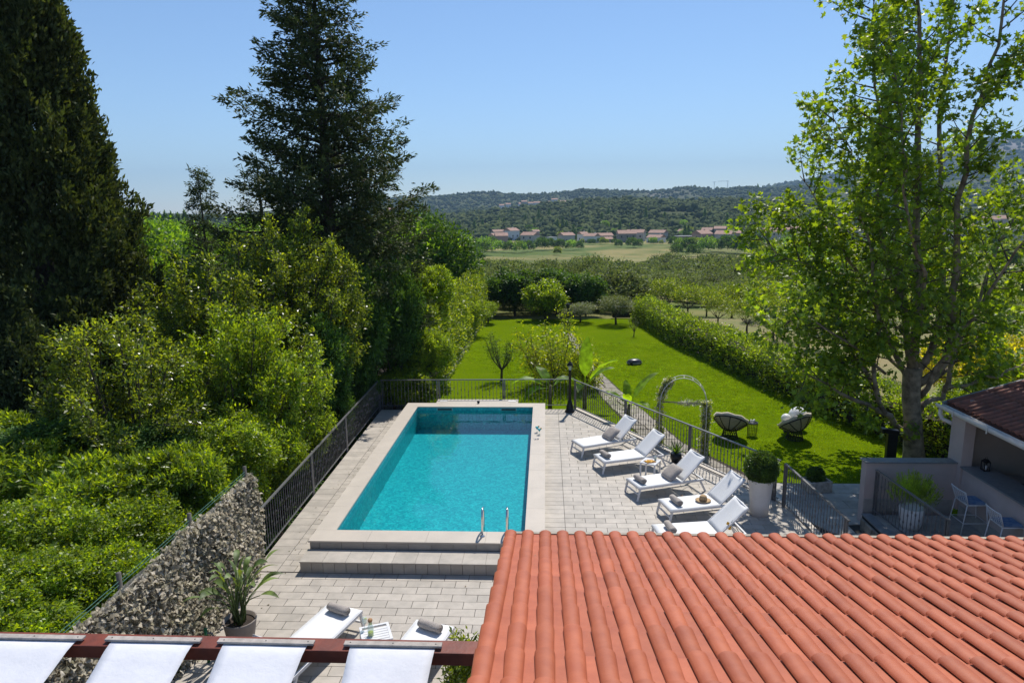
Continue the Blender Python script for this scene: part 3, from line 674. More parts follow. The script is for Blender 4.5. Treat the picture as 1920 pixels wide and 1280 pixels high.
def bar_stool(label, loc, rz):
    t = thing('bar_stool', label, 'bar stool', loc, rz, 'white wire bar stools at the counter')
    # local: faces +X (towards the counter); back at -X
    sh = .70
    st = MB(); st.tube([(-.2, -.21, sh), (.2, -.2, sh), (.22, .2, sh), (-.2, .21, sh), (-.2, -.21, sh)], .011, 6)
    for i in range(7): y_ = -.18+.06*i; st.tube([(-.2, y_, sh-.01), (.2, y_, sh)], .004, 4)
    part('seat', st, m_white, t, True)
    bk = MB(); arc = [(-.2-.05*math.cos(a*1.2)+.02, .23*math.sin(a*1.35), 0) for a in np.linspace(-1, 1, 9)]
    def P3(p, f): return (p[0]-.09*f, p[1]*(1+.12*f), sh+.03+.27*f)
    bk.tube([P3(p, 1) for p in arc], .011, 6); bk.tube([P3(arc[0], 1), P3(arc[0], .5), P3(arc[0], 0)], .011, 6); bk.tube([P3(arc[-1], 1), P3(arc[-1], .5), P3(arc[-1], 0)], .011, 6)
    bk.tube([P3(p, 0) for p in arc], .009, 6); part('back_frame', bk, m_white, t, True)
    wm = MB()
    for f in (.14, .28, .42, .56, .7, .85): wm.tube([P3(p, f) for p in arc], .0045, 4)
    for p in arc[1:-1]: wm.tube([P3(p, 0), P3(p, 1)], .0045, 4)
    part('wire_mesh', wm, m_white, t, True)
    for a, b in ((-.2, -.21), (-.2, .21), (.2, -.2), (.22, .2)): part('leg', MB().tube([(a, b, sh), (a*1.45, b*1.15, 0)], [.011, .010], 6), m_white, t, True)
    part('footrest', MB().tube([(-.245, -.225, .3), (.255, -.215, .3), (.275, .215, .3), (-.245, .225, .3), (-.245, -.225, .3)], .008, 6), m_white, t, True)
    return t
s1 = bar_stool('white wire bar stool nearer the potted rosemary, at the bar counter', (9.05, 14.15, 0), 0)
s2 = copy_tree(s1, 'white wire bar stool at the counter, cut off by the photo edge', (9.12, 13.1, 0), -.06)
for s_, lab in ((s1, 'blue seat cushion on the bar stool nearer the potted rosemary'), (s2, 'blue seat cushion on the bar stool at the photo edge')):
    c = link('seat_cushion', MB().box((0, 0, .735), (.40, .40, .05), taper=.94).mesh('seat_cushion', m_blue), None, s_.location, s_.rotation_euler); tag(c, lab, 'cushion', 'blue cushions on the bar stools')
    bv = c.modifiers.new('b', 'BEVEL'); bv.width = .015; bv.segments = 2

# ================================================================== TILED ROOF IN FRONT
ROW, CW, RS = .469, .2135, .22966
RX0, RYE, RZE = -.50, 7.85, 2.93
front = thing('tiled_house', 'low terracotta tiled roof wing in the foreground', 'building', (0, 0, 0))
def fr_(d, x, h=0): return Vector((RX0+x, RYE-d*math.cos(RS)+h*math.sin(RS), RZE+d*math.sin(RS)+h*math.cos(RS)))
NC, NR = 36, 11
wide = NC*CW
part('roof_deck', MB().add([fr_(.03, .02, z) for z in (-.12, -.01)]+[fr_(.03, wide, z) for z in (-.12, -.01)]+[fr_(5.6, wide, z) for z in (-.12, -.01)]+[fr_(5.6, .02, z) for z in (-.12, -.01)],
     [(1, 0, 2, 3), (3, 2, 4, 5), (5, 4, 6, 7), (7, 6, 0, 1), (1, 3, 5, 7), (6, 4, 2, 0)]), m_terra, front)
part('wall', MB().box((wide/2-.35, 4.9, 1.35), (wide, 5.2, 2.7)), m_wall, front)
part('eave_board', MB().add([fr_(-.10, -.0, z) for z in (-.12, .035)]+[fr_(-.10, wide, z) for z in (-.12, .035)]+[fr_(.0, wide, z) for z in (-.12, .035)]+[fr_(.0, -.0, z) for z in (-.12, .035)],
     [(1, 0, 2, 3), (3, 2, 4, 5), (5, 4, 6, 7), (7, 6, 0, 1), (1, 3, 5, 7), (6, 4, 2, 0)]), M('mortar_edge', (.40, .36, .29), (.30, .27, .22), 12, .9, .4), front)
def roof_tile_mesh(L):
    bw = .134; NB_ = 10; barrel = [(bw/2-bw/2*math.cos(PI*i/NB_)-(.012*(1-i/NB_)), .050*math.sin(PI*i/NB_)**.85-.002+.010*max(0, 1-i/2)) for i in range(NB_+1)]
    pan = [(bw-.012, -.002), (bw+.004, .0), (CW-.004, .0), (CW+.02, .0)]
    mb = MB(); T = .014
    for pr, k2 in ((barrel, .85), (pan, 1.0)):
        n = len(pr); vs = []; cx = bw/2 if pr is barrel else 0
        for u, lift, k in ((0, .032, 1.0), (.03, .031, 1.0), (L+.06, .0, k2)):
            for a, b in pr: vs.append((cx+(a-cx)*k, -u, b*k+lift-(.010*(lift > 0) if pr is pan else 0)))
        fs = [(r_*n+i, (r_+1)*n+i, (r_+1)*n+i+1, r_*n+i+1) for r_ in range(2) for i in range(n-1)]
        mb.add(vs, [f[::-1] for f in fs])
        lip = [(cx+(a-cx), 0, b+.032-(.010 if pr is pan else 0)) for a, b in pr]+[(cx+(a-cx)*.84, 0, max(b-T, -.018)+.032-(.010 if pr is pan else 0)) for a, b in pr]
        mb.add(lip, [(i, i+1, n+i+1, n+i) for i in range(n-1)])
    return mb.mesh('roof_tile', m_terra, True)
tm = roof_tile_mesh(ROW); tms = roof_tile_mesh(.31)
allt = []
for r_ in range(NR):
    for c_ in range(NC):
        d = 0 if r_ == 0 else .31+(r_-1)*ROW
        allt.append((r_, c_, d))
def tvis(t):
    q = fr_(t[2]+.1, t[1]*CW)-Vector((0, 0, CAMH)); dd = q.dot(_F); x = 960+F_PX*q.dot(_R)/dd; y = 640-F_PX*q.dot(_U)/dd; return x < 1960 and y < 1300
va = [t for t in allt if tvis(t)]; vb = [t for t in allt if not tvis(t)]; va.sort(key=lambda t: -t[2]); vb.sort(key=lambda t: (t[1]-NC/2)**2)
print('roof tiles in view', len(va), 'hidden', len(vb))
for r_, c_, d in va[:300]:
    link('roof_tile', tms if r_ == 0 else tm, front, fr_(d, c_*CW, random.uniform(-.001, .002)), (-RS+random.uniform(-.006, .006), random.uniform(-.008, .008), random.uniform(-.010, .010)))
mb = MB(); src = tm
for r_, c_, d in va[300:]+vb:
    me = tms if r_ == 0 else tm; o_ = fr_(d, c_*CW); R3 = Matrix.Rotation(-RS, 3, 'X')
    mb.add([o_+R3 @ v.co for v in me.vertices], [tuple(p.vertices) for p in me.polygons])
o = part('roof_tiles_rest', mb, m_terra, front, True); o['kind'] = 'stuff'

# ================================================================== PERGOLA with shade strips
pg = thing('pergola', 'red stained timber pergola beam with white canvas shade strips', 'pergola', (0, 0, 0))
BZ = 2.80
bl, br_ = aty(-60, 1203, 5.80), aty(912, 1182, 5.80)
bk = Vector((-6.9, 5.86, BZ)); be = Vector((-.46, 5.86, BZ))
YB, YF = at(500, 1193, BZ).y, at(500, 1217, BZ).y
part('beam', MB().box((-3.68, (YB+YF)/2, BZ-.065), (6.44, YB-YF, .13)), m_wood, pg, bevel=.006)
part('post', MB().box((-.53, 5.90, 1.42), (.13, .13, 2.86)), m_wood, pg, bevel=.006)
part('post', MB().box((-6.6, 5.76, 1.3), (.13, .13, 2.6)), m_wood, pg, bevel=.006)
part('bolt', MB().lathe([(.022, 0), (.022, .006), (.010, .007), (.010, .014), (.004, .016)], (-.62, YB-.06, BZ), 12), m_chrome, pg, True)
strips = [(-30, 135, 69, -130), (205, 360, 310, 157), (420, 575, 537, 385), (660, 815, 797, 640)]
for i, (x0, x1, xr, xl) in enumerate(strips):
    a = at(x0, 1210, BZ).x-.01; b = at(x1, 1208, BZ).x+.02
    yb = YF+.075
    bt = part('batten', MB().box(((a+b)/2, yb, BZ+.031), (b-a+.12, .065, .022), rz=random.uniform(-.004, .004)), m_batten, pg, bevel=.003)
    for x in (a+.0, (a+b)/2, b-.0): part('screw', MB().lathe([(.006, BZ+.042), (.006, BZ+.045)], (x, yb, 0), 8), m_black, bt)
    N, Mx = 40, 8; vs = []
    for j in range(N+1):
        s_ = j/N*3.6; sag = -.42*max(0, s_-.13)+.111*s_*s_
        pinch = .035*math.sin(min(1, s_/1.0)*PI/2)
        for k in range(Mx+1):
            u = k/Mx; x = a+(b-a)*u+(pinch if u < .5 else -pinch)*(abs(u-.5)*2)**2
            vs.append((x, yb+.03-s_, BZ+.012+sag+.012*math.sin(u*PI)*min(1, s_)+(.004*math.sin(u*9+i*2)*min(1, s_*2))-.0*u))
    fs = [(j*(Mx+1)+k, j*(Mx+1)+k+1, (j+1)*(Mx+1)+k+1, (j+1)*(Mx+1)+k) for j in range(N) for k in range(Mx)]
    o = part('shade_strip', MB().add(vs, [f[::-1] for f in fs]), m_canvas, pg, True)
    so_ = o.modifiers.new('s', 'SOLIDIFY'); so_.thickness = .002

# ================================================================== LOUNGERS and what lies on them
def lounger_parts(back=42):
    t = thing('sun_lounger', '', 'sun lounger', (0, 0, 0))
    Ls, Wd, H = 1.95, .68, .33; hx = 1.22     # +X from foot to head, backrest hinges at hx
    fr = MB()
    for s_ in (-1, 1): fr.bar((0, s_*(Wd/2-.02), H-.02), (1.80, s_*(Wd/2-.02), H-.02), .035, .05)
    fr.bar((.02, -Wd/2+.03, H-.02), (.02, Wd/2-.03, H-.02), .035, .04); fr.bar((1.79, -Wd/2+.03, H-.02), (1.79, Wd/2-.03, H-.02), .035, .04)
    part('frame', fr, m_white, t)
    part('crossbar', MB().bar((.03, -Wd/2+.02, .14), (.03, Wd/2-.02, .14), .03, .03), m_white, t)
    for x0, x1 in ((.05, -.02), (1.70, 1.86)):
        for s_ in (-1, 1): part('leg', MB().bar((x0, s_*(Wd/2-.02), H-.03), (x1, s_*(Wd/2-.02), 0), .03, .045), m_white, t)
    N = 10; vs = []; fs = []
    for i in range(N+1):
        x = .01+(hx-.01)*i/N
        for k in range(9): u = k/8; vs.append((x, (u-.5)*(Wd-.03), H+.012-.018*math.sin(u*PI)*math.sin(i/N*PI)))
    fs = [(i*9+k, (i+1)*9+k, (i+1)*9+k+1, i*9+k+1) for i in range(N) for k in range(8)]
    o = part('seat_sling', MB().add(vs, fs), m_mesh, t, True); o.modifiers.new('s', 'SOLIDIFY').thickness = .006
    a = math.radians(back); Lb = .80; vs = []
    for i in range(9):
        d = Lb*i/8
        for k in range(9): u = k/8; e = .014*math.sin(u*PI); vs.append((hx+d*math.cos(a)+e*math.sin(a), (u-.5)*(Wd-.05), H+.015+d*math.sin(a)-e*math.cos(a)+.03*(i/8)**2*abs(u-.5)))
    fs = [(i*9+k, (i+1)*9+k, (i+1)*9+k+1, i*9+k+1) for i in range(8) for k in range(8)]
    o = part('backrest', MB().add(vs, fs), m_mesh, t, True); o.modifiers.new('s', 'SOLIDIFY').thickness = .006
    bf = MB()
    for s_ in (-1, 1): bf.bar((hx, s_*(Wd/2-.035), H), (hx+Lb*math.cos(a), s_*(Wd/2-.035), H+Lb*math.sin(a)), .025, .03)
    bf.bar((hx+Lb*math.cos(a), -Wd/2+.04, H+Lb*math.sin(a)), (hx+Lb*math.cos(a), Wd/2-.04, H+Lb*math.sin(a)), .025, .025)
    part('back_frame', bf, m_white, t)
    sp = MB()
    for s_ in (-1, 1): sp.bar((hx+.42*math.cos(a), s_*.22, H+.42*math.sin(a)-.01), (hx+.50, s_*.22, H-.08), .012, .012)
    sp.bar((hx+.50, -.22, H-.08), (hx+.50, .22, H-.08), .012); part('support_strut', sp, m_steel, t)
    return t
proto = lounger_parts()
GL = 'white sling loungers round the pool'
def towel_mesh(L=.40, R=.075):
    N = 20; vs = []; fs = []; rings = 9
    for i in range(rings):
        x = (i/(rings-1)-.5)*L; 
        for j in range(N):
            a = 2*PI*j/N; rr = R*(1+.05*math.sin(3*a+i*.8)+.03*math.sin(i*2.1+a))*(1 if 0 < i < rings-1 else .93); vs.append((x, rr*math.cos(a), max(0.001, R*.86+rr*.88*math.sin(a))))
    for i in range(rings-1):
        for j in range(N): fs.append((i*N+j, i*N+(j+1) % N, (i+1)*N+(j+1) % N, (i+1)*N+j))
    fs.append(tuple(range(N-1, -1, -1))); fs.append(tuple((rings-1)*N+j for j in range(N)))
    return MB().add(vs, fs)
def spiral(L, R):
    mb = MB()
    for s_ in (-1, 1):
        mb.tube([(s_*(L/2+.004), R*.86*0+(.012+.052*k/22)*math.cos(k*.62)*1.0, R*.86+(.012+.046*k/22)*math.sin(k*.62)) for k in range(23)], .006, 4)
    return mb
tw_b = towel_mesh().mesh('roll', m_towel, True); tw_s = spiral(.40, .075).mesh('edge', m_towel, True)
def towel(label, loc, rz):
    t = thing('rolled_towel', label, 'towel', loc, rz, 'rolled grey towels on the loungers'); link('roll', tw_b, t); link('edge', tw_s, t); return t
def cushion(label, loc, rz, tilt):
    N = 12; V = []; 
    for side in (1, -1):
        for i in range(N+1):
            for j in range(N+1):
                u = i/N*2-1; v = j/N*2-1; e = max(0, (1-u**4)*(1-v**4))**.5; k = 1-.07*(1-abs(u*v))*0
                V.append((u*.22*(1-.10*(1-u*u)*abs(v)**3), v*.25*(1-.10*(1-v*v)*abs(u)**3), side*.075*e+.004*side*math.sin(i*3+j*2)))
    n1 = (N+1)**2; fs = []
    for s_ in range(2):
        for i in range(N):
            for j in range(N):
                q = (s_*n1+i*(N+1)+j, s_*n1+(i+1)*(N+1)+j, s_*n1+(i+1)*(N+1)+j+1, s_*n1+i*(N+1)+j+1); fs.append(q if s_ == 0 else q[::-1])
    me = MB().add(V, fs).mesh('cushion', m_towel, True); o = link('cushion', me, None, loc, None); o.rotation_mode = 'XYZ'
    o.rotation_euler = (Matrix.Rotation(rz, 3, 'Z') @ Matrix.Rotation(-tilt, 3, 'Y')).to_euler(); tag(o, label, 'cushion', 'fluffy grey cushions on the loungers'); return o
lou = [((.88, 18.81), 26, 'white sun lounger farthest from the roof, nearest the lamp post'),
       ((1.41, 17.62), 20, 'white sun lounger second from the lamp post, beside the little table'),
       ((2.10, 15.90), 20.5, 'middle white sun lounger of the row of five, with both a towel and a cushion'),
       ((2.66, 14.65), 15, 'white sun lounger with a straw hat on its seat'),
       ((2.28, 13.32), 9, 'white sun lounger partly hidden by the roof edge, nearest the tall planter')]
LZ = .348
def onl(l, u, v, z=LZ):      # point on lounger l: u from foot, v across
    (x, y), a, _ = l; a = math.radians(a); return (x+u*math.cos(a)-v*math.sin(a), y+u*math.sin(a)+v*math.cos(a), z)
for i, (p, a, lab) in enumerate(lou):
    o = proto if i == 0 else copy_tree(proto); o.location = (p[0], p[1], 0); o.rotation_euler = (0, 0, math.radians(a)); o['label'] = lab; o['group'] = GL
R_ = math.radians
towel('rolled grey towel on the lounger second from the lamp post', onl(lou[1], .22, .05), R_(20+95))
towel('rolled grey towel on the foot of the middle lounger of the row', onl(lou[2], .22, .02), R_(20+95))
towel('rolled grey towel on the lounger with the straw hat', onl(lou[3], .30, .02), R_(15+93))
towel('rolled grey towel on the lounger next to the roof edge', onl(lou[4], .30, .02), R_(9+92))
cushion('fluffy grey cushion on the lounger nearest the lamp post', onl(lou[0], 1.12, -.02, LZ+.14), R_(26), R_(38))
cushion('fluffy grey cushion against the backrest of the middle lounger', onl(lou[2], 1.08, -.02, LZ+.14), R_(20), R_(38))
hat = thing('straw_hat', 'tan straw sun hat lying on a white lounger seat', 'hat', onl(lou[3], .95, -.02, LZ+.0))
part('crown', MB().lathe([(.085, .01), (.088, .06), (.080, .105), (.055, .13), (.002, .138)], (0, 0, 0), 20), m_straw, hat, True)
part('brim', MB().lathe([(.084, .012), (.12, .006), (.165, .012), (.168, .017), (.12, .012), (.084, .02)], (0, 0, 0), 24, 1.05, .95), m_straw, hat, True)
part('band', MB().lathe([(.0895, .014), (.0905, .045)], (0, 0, 0), 20), m_cork, hat, True)
sn = thing('sandals', 'pair of tan woven sandals on the tiles behind the middle lounger', 'sandals', (3.28, 15.75, 0), .3)
for dy in (-.07, .07):
    q = part('sandal', MB().lathe([(.05, 0), (.052, .02), (.045, .025)], (0, dy, 0), 14, 2.3, .9), m_straw, sn, True)
    part('strap', MB().tube([(.03, dy-.045, .015), (.04, dy-.03, .05), (.05, dy, .062), (.04, dy+.03, .05), (.03, dy+.045, .015)], .012, 6), m_cork, q, True)
# near pair, foot ends seen above the pergola
d1 = (at(540, 1276, .33)-at(677, 1148, .33)); ang1 = math.atan2(d1.y, d1.x)
l6 = copy_tree(proto, 'white sun lounger near the potted strelitzia, under the pergola edge', (-3.40, 10.40, 0), ang1+.02, group=GL)
l7 = copy_tree(proto, 'white sun lounger partly covered by the pergola beam, next to the bottle table', (-1.80, 9.98, 0), ang1+.06, group=GL)
def onl6(o, u, v, z=LZ):
    a = o.rotation_euler[2]; return (o.location.x+u*math.cos(a)-v*math.sin(a), o.location.y+u*math.sin(a)+v*math.cos(a), z)
towel('rolled grey towel on the lounger near the potted strelitzia', onl6(l6, .20, 0), ang1+R_(84))
towel('rolled grey towel just above the pergola beam on the half hidden lounger', onl6(l7, .20, 0), ang1+R_(84))

def side_table(label, loc, rz, s=.42):
    t = thing('side_table', label, 'side table', loc, rz, 'white slatted side tables'); h = .45
    f = MB(); 
    for a, b, c, d in ((0, -s/2+.02, s, .04), (0, s/2-.02, s, .04)): f.box((a, b, h-.015), (c, d, .03))
    for x in (-s/2+.02, s/2-.02): f.box((x, 0, h-.015), (.04, s-.082, .03))
    part('table_frame', f, m_white, t)
    for i in range(5): part('slat', MB().box((0, -s/2+.085+i*.063, h-.012), (s-.082, .052, .018)), m_white, t)
    for x in (-1, 1):
        for y_ in (-1, 1): part('leg', MB().box((x*(s/2-.02), y_*(s/2-.02), (h-.03)/2), (.036, .036, h-.03)), m_white, t)
    return t
st1 = side_table('small white slatted table with sliced fruit between the loungers', (2.72, 17.12, 0), R_(-30))
st2 = side_table('small white slatted table with a corked bottle above the pergola beam', (-2.66, 9.52, 0), R_(22), .46)
fp = thing('fruit_plate', 'slices of yellow pineapple laid on the small white table', 'fruit', (2.70, 17.08, .451), .4)
part('board', MB().box((0, 0, .004), (.26, .2, .008)), m_cork, fp)
for i in range(9): part('slice', MB().poly([(0, -.05), (.045, .045), (-.045, .045)], 0, .014), m_yellow, fp, loc=(-.09+.045*(i % 5), -.04+.08*(i//5), .009+.004*(i % 2)), rot=(.1, .12, i*1.9))
jr = thing('candle_glass', 'small dark glass candle on the table with the fruit', 'candle', (2.86, 17.20, .45)); part('glass', MB().lathe([(.03, 0), (.033, .09), (.03, .09), (.027, .01)], (0, 0, 0), 14), m_glass, jr, True); part('wax', MB().lathe([(.026, .012), (.026, .05)], (0, 0, 0), 12), m_robot, jr, True)
bo_ = thing('water_bottle', 'clear cork stoppered bottle of lemon water on the near side table', 'bottle', (-2.72, 9.45, .45))
part('glass', MB().lathe([(.045, 0), (.048, .02), (.048, .14), (.03, .19), (.026, .22), (.030, .24)], (0, 0, 0), 16), m_glass, bo_, True)
part('lemon_water', MB().lathe([(.040, .008), (.042, .06)], (0, 0, 0), 14), m_lemon, bo_, True)
part('lemon_slice', MB().lathe([(.024, .19), (.026, .225)], (0, 0, 0), 12), m_lemon, bo_, True)
part('cork', MB().lathe([(.034, .24), (.038, .262), (.034, .275)], (0, 0, 0), 14), m_cork, bo_, True)
wg = thing('wine_glass', 'wine glass with a lemon slice next to the corked bottle', 'glass', (-2.86, 9.62, .45))
part('bowl', MB().lathe([(.03, 0), (.004, .006), (.004, .08), (.03, .10), (.038, .15), (.034, .19)], (0, 0, 0), 14), m_glass, wg, True)
part('lemon_slice', MB().lathe([(.02, .17), (.02, .178)], (.02, 0, 0), 10), m_lemon, wg, True)
for i, (x, y_, lab) in enumerate(((-.27, 19.62, 'blue cocktail in a stemmed glass, farther of the two on the pool rim'), (-.20, 19.42, 'blue cocktail in a stemmed glass, nearer of the two on the pool rim'))):
    t = thing('cocktail_glass', lab, 'cocktail', (x, y_, HC), 0, 'blue cocktails on the pool rim')
    part('stem', MB().lathe([(.035, 0), (.004, .006), (.004, .08), (.006, .082)], (0, 0, 0), 12), m_glass, t, True)
    part('bowl', MB().lathe([(.006, .082), (.058, .165), (.058, .167)], (0, 0, 0), 16), m_juice, t, True)
    part('orange_slice', MB().box((.05, 0, .18), (.04, .006, .04)), m_yellow, t)
sg = thing('sunglasses', 'white sunglasses lying on the pool rim', 'sunglasses', (-.27, 18.95, HC), .3)
for s_ in (-1, 1): part('lens', MB().box((s_*.035, 0, .025), (.055, .01, .04)), m_sunglass, sg, bevel=.004); part('temple', MB().bar((s_*.065, 0, .03), (s_*.06, .13, .01), .006), m_sunglass, sg)
du = thing('orange_drink', 'yellow orange juice with a fruit garnish beside the lounger by the roof edge', 'drink', at(1368, 990, .45)+Vector((0, 0, -.02)))
part('glass', MB().lathe([(.028, 0), (.034, .10)], (0, 0, 0), 14), m_yellow, du, True); part('straw', MB().tube([(0, 0, .08), (.05, 0, .2)], .004, 5), m_reed, du); part('slice', MB().box((-.04, 0, .13), (.05, .008, .06), ry=.5), m_yellow, du)
rk = thing('pool_thermometer', 'small dark object on the far rim of the pool', 'object', aty(897, 757, 22.75)); rk.location.z = HC
part('body', MB().ball((0, 0, .05), .05, 10, 6), m_black, rk, True)

# ================================================================== planters, lamp, furniture on the lawn
def leafball(R, n, mat, name='foliage', L=.035, W=.022, c=(0, 0, 0), m=7, jit=.012):
    d = unit(rng.normal(size=(n, 3))); P_ = d*R*(1+rng.normal(size=(n, 1))*jit)*(.90+.1*rng.random((n, 1)))+np.array(c)
    V, F_ = clusters(P_, d, .03, m, L, W, .2, 1.0); return npmesh(name, V, F_, mat)
pb = thing('topiary_planter', 'clipped box ball in a tall round white planter by the loungers', 'planter', (4.88, 14.95, 0))
part('pot', MB().lathe([(.20, 0), (.22, .3), (.27, .84), (.285, .86), (.265, .86), (.25, .78)], (0, 0, 0), 32), m_potwhite, pb, True)
link('foliage', leafball(.36, 2600, l_box, c=(0, 0, 1.12)), pb)
part('foliage_core', MB().ball((0, 0, 1.12), .325, 20, 12), l_box, pb, True)
ag = thing('agave_pot', 'spiky agave in a small black pot beside the slanting railing', 'plant', (3.60, 18.25, 0))
part('pot', MB().lathe([(.11, 0), (.16, .16), (.15, .27), (.13, .27)], (0, 0, 0), 18), m_black, ag, True)
for i in range(20):
    a = i*2.4; e = .5+.9*(i/20); L = .5-.12*(i/20); p0 = Vector((0, 0, .24)); d = Vector((math.cos(a)*math.cos(e), math.sin(a)*math.cos(e), math.sin(e))); s_ = Vector((-math.sin(a), math.cos(a), 0))
    V = [p0-s_*.015, p0+s_*.015, p0+d*L*.4+s_*.028, p0+d*L*.4-s_*.028, p0+d*L-Vector((0, 0, .03))]
    part('leaf', MB().add(V, [(0, 1, 2, 3), (3, 2, 4)]), l_box, ag)
tr = thing('stone_trough', 'small round shrub in a rough square stone trough on the paving', 'planter', (7.0, 17.1, -.3), .22)
tro = MB(); W2, D2, H2, th = .62, .46, .30, .06
for c, d in (((0, -D2/2+th/2, H2/2), (W2, th, H2)), ((0, D2/2-th/2, H2/2), (W2, th, H2)), ((-W2/2+th/2, 0, H2/2), (th, D2-2*th-.002, H2)), ((W2/2-th/2, 0, H2/2), (th, D2-2*th-.002, H2)), ((0, 0, .05), (W2-2*th-.004, D2-2*th-.004, .1))): tro.box(c, d)
part('trough', tro, m_potstone, tr, bevel=.02); part('soil', MB().box((0, 0, .22), (W2-2*th-.004, D2-2*th-.004, .02)), m_soil, tr)
link('foliage', leafball(.19, 900, l_box, c=(-.03, 0, .40), L=.05), tr); part('foliage_core', MB().ball((-.03, 0, .39), .16, 14, 8), l_box, tr, True)
bd = thing('bollard_light', 'black angular bollard light on the lawn near the plane tree', 'bollard light', (9.75, 18.95, -.4), -.1)
part('column', MB().box((0, 0, .52), (.26, .17, 1.04)), m_black, bd, bevel=.01); part('head', MB().box((-.07, 0, 1.10), (.46, .19, .12), ry=.12), m_black, bd, bevel=.012)
rp_ = thing('rosemary_pot', 'upright rosemary bush in a weathered white pot behind the short railing', 'plant', (7.95, 14.35, -.005))
part('pot', MB().lathe([(.17, 0), (.21, .1), (.24, .3), (.25, .48), (.235, .49), (.22, .42)], (0, 0, 0), 24), m_potwhite, rp_, True)
Pn, Dn = ell_points(520, (.48, .48, .5), .1, -.3, .1, 3); Pn[:, 2] = Pn[:, 2]*.8+.78; Dn = unit((Pn-np.array([0, 0, .3]))*np.array([1, 1, 1.4]))
n_ = len(Pn); st_ = np.repeat(Pn, 16, 0)+np.repeat(Dn, 16, 0)*rng.uniform(-.14, .14, (n_*16, 1)); V, F_ = leaf_arrays(st_, unit(np.repeat(Dn, 16, 0)*1.2+rng.normal(size=(n_*16, 3))*.45), rng.normal(size=(n_*16, 3)), rng.uniform(.035, .07, n_*16), rng.uniform(.007, .013, n_*16))
link('foliage', npmesh('foliage', V, F_, l_rosemary), rp_)
for (x, y, r, lab) in ((6.45, 11.4, .42, 'round green shrub top rising beside the steps above the roof edge'), (7.9, 12.0, .34, 'green shrub top showing below the bar railing post'), (8.6, 12.15, .3, 'low green shrub below the bar stools')):
    o = link('shrub', leafball(r, 900, l_hedge, 'shrub', .07, .035, (0, 0, 0), 8, .1), None, (x, y, .12)); tag(o, lab, 'shrub', 'shrubs beside the steps')

lp = thing('lamp_post', 'short black cast lamp post at the far corner of the terrace', 'lamp post', (.83, 23.12, 0))
part('base', MB().lathe([(.17, 0), (.17, .05), (.13, .08), (.12, .2), (.085, .32), (.06, .42)], (0, 0, 0), 12), m_black, lp, True)
part('pole', MB().lathe([(.052, .4), (.045, 1.45), (.06, 1.47), (.03, 1.5)], (0, 0, 0), 12), m_black, lp, True)
part('lantern_glass', MB().lathe([(.045, 1.5), (.075, 1.66)], (0, 0, 0), 6), m_glass, lp)
part('lantern_cap', MB().lathe([(.11, 1.66), (.10, 1.69), (.055, 1.76), (.02, 1.79), (.02, 1.81), (.005, 1.83)], (0, 0, 0), 12), m_black, lp, True)
lq = thing('lamp_post', 'small black lamp post far down the lawn behind the bushy shrub', 'lamp post', (1.35, 41.5, -.4)); part('pole', MB().tube([(0, 0, 0), (0, 0, 1.5)], .045, 8), m_black, lq); part('lantern_cap', MB().lathe([(.09, 1.5), (.12, 1.75), (.02, 1.85)], (0, 0, 0), 8), m_black, lq)

def papasan(label, loc, rz):
    t = thing('papasan_chair', label, 'chair', loc, rz, 'round rattan chairs on the lawn')
    # bowl opens towards +Y and up
    R, tilt = .52, R_(34); C = Vector((0, 0, .56)); Rm = Matrix.Rotation(-tilt, 3, 'X')
    def bp(r, a, off=0):
        h = -(.30)*(1-(r/R)**2); return C+Rm @ Vector((r*math.cos(a), r*math.sin(a), h+off))
    part('rim', MB().tube([bp(R, 2*PI*k/28) for k in range(29)], .022, 6), m_rattan, t, True)
    for k in range(9): part('rib', MB().tube([bp(R*q, 2*PI*k/9, -.012) for q in (.08, .3, .5, .7, .85, 1)], .016, 5), m_rattan, t, True)
    for q in (.22, .34, .46, .57, .67, .76, .84, .92): part('cane_ring', MB().tube([bp(R*q, 2*PI*k/28, .004) for k in range(29)], .015, 5), m_cane, t, True)
    cu = MB(); vs = []; N = 32; rr_ = [.02, .2, .4, .6, .8, .95, 1.05, 1.03, .9]; hh = [.09, .10, .11, .115, .12, .12, .09, .04, .02]
    for q, h in zip(rr_, hh):
        for j in range(N): a = 2*PI*j/N; s_ = 1+.015*math.cos(8*a)*(q > .5); hh2 = h*(1-.12*(.5+.5*math.cos(8*a+PI))*(q > .3)); vs.append(bp(R*q*s_ if q < 1 else R*(q*s_), a, hh2))
    fs = [(i*N+j, i*N+(j+1) % N, (i+1)*N+(j+1) % N, (i+1)*N+j) for i in range(len(rr_)-1) for j in range(N)]
    part('cushion', cu.add(vs, [f[::-1] for f in fs]+[tuple(range(N-1, -1, -1))[::-1]]), m_cushion, t, True)
    bs = MB(); 
    for k in range(20): a = 2*PI*k/20; b = a+.55; bs.bar((.19*math.cos(a), .19*math.sin(a), .34), (.27*math.cos(b), .27*math.sin(b), 0), .012); bs.bar((.19*math.cos(a), .19*math.sin(a), .34), (.27*math.cos(a-.55), .27*math.sin(a-.55), 0), .012)
    part('stand', bs, m_rattan, t)
    part('stand_ring', MB().tube([(.27*math.cos(2*PI*k/20), .27*math.sin(2*PI*k/20), .012) for k in range(21)], .014, 6).tube([(.19*math.cos(2*PI*k/20), .19*math.sin(2*PI*k/20), .34) for k in range(21)], .014, 6), m_rattan, t, True)
    return t
c1 = papasan('round rattan chair with a cream cushion, beside the flowering arch', (5.95, 21.55, -.4), R_(-28))
c2 = copy_tree(c1, 'round rattan chair with a cream cushion, next to the white globes', (8.0, 21.5, -.4), R_(32))
wt = thing('wire_basket_table', 'small round black wire table between the two rattan chairs', 'side table', (6.75, 21.85, -.4))
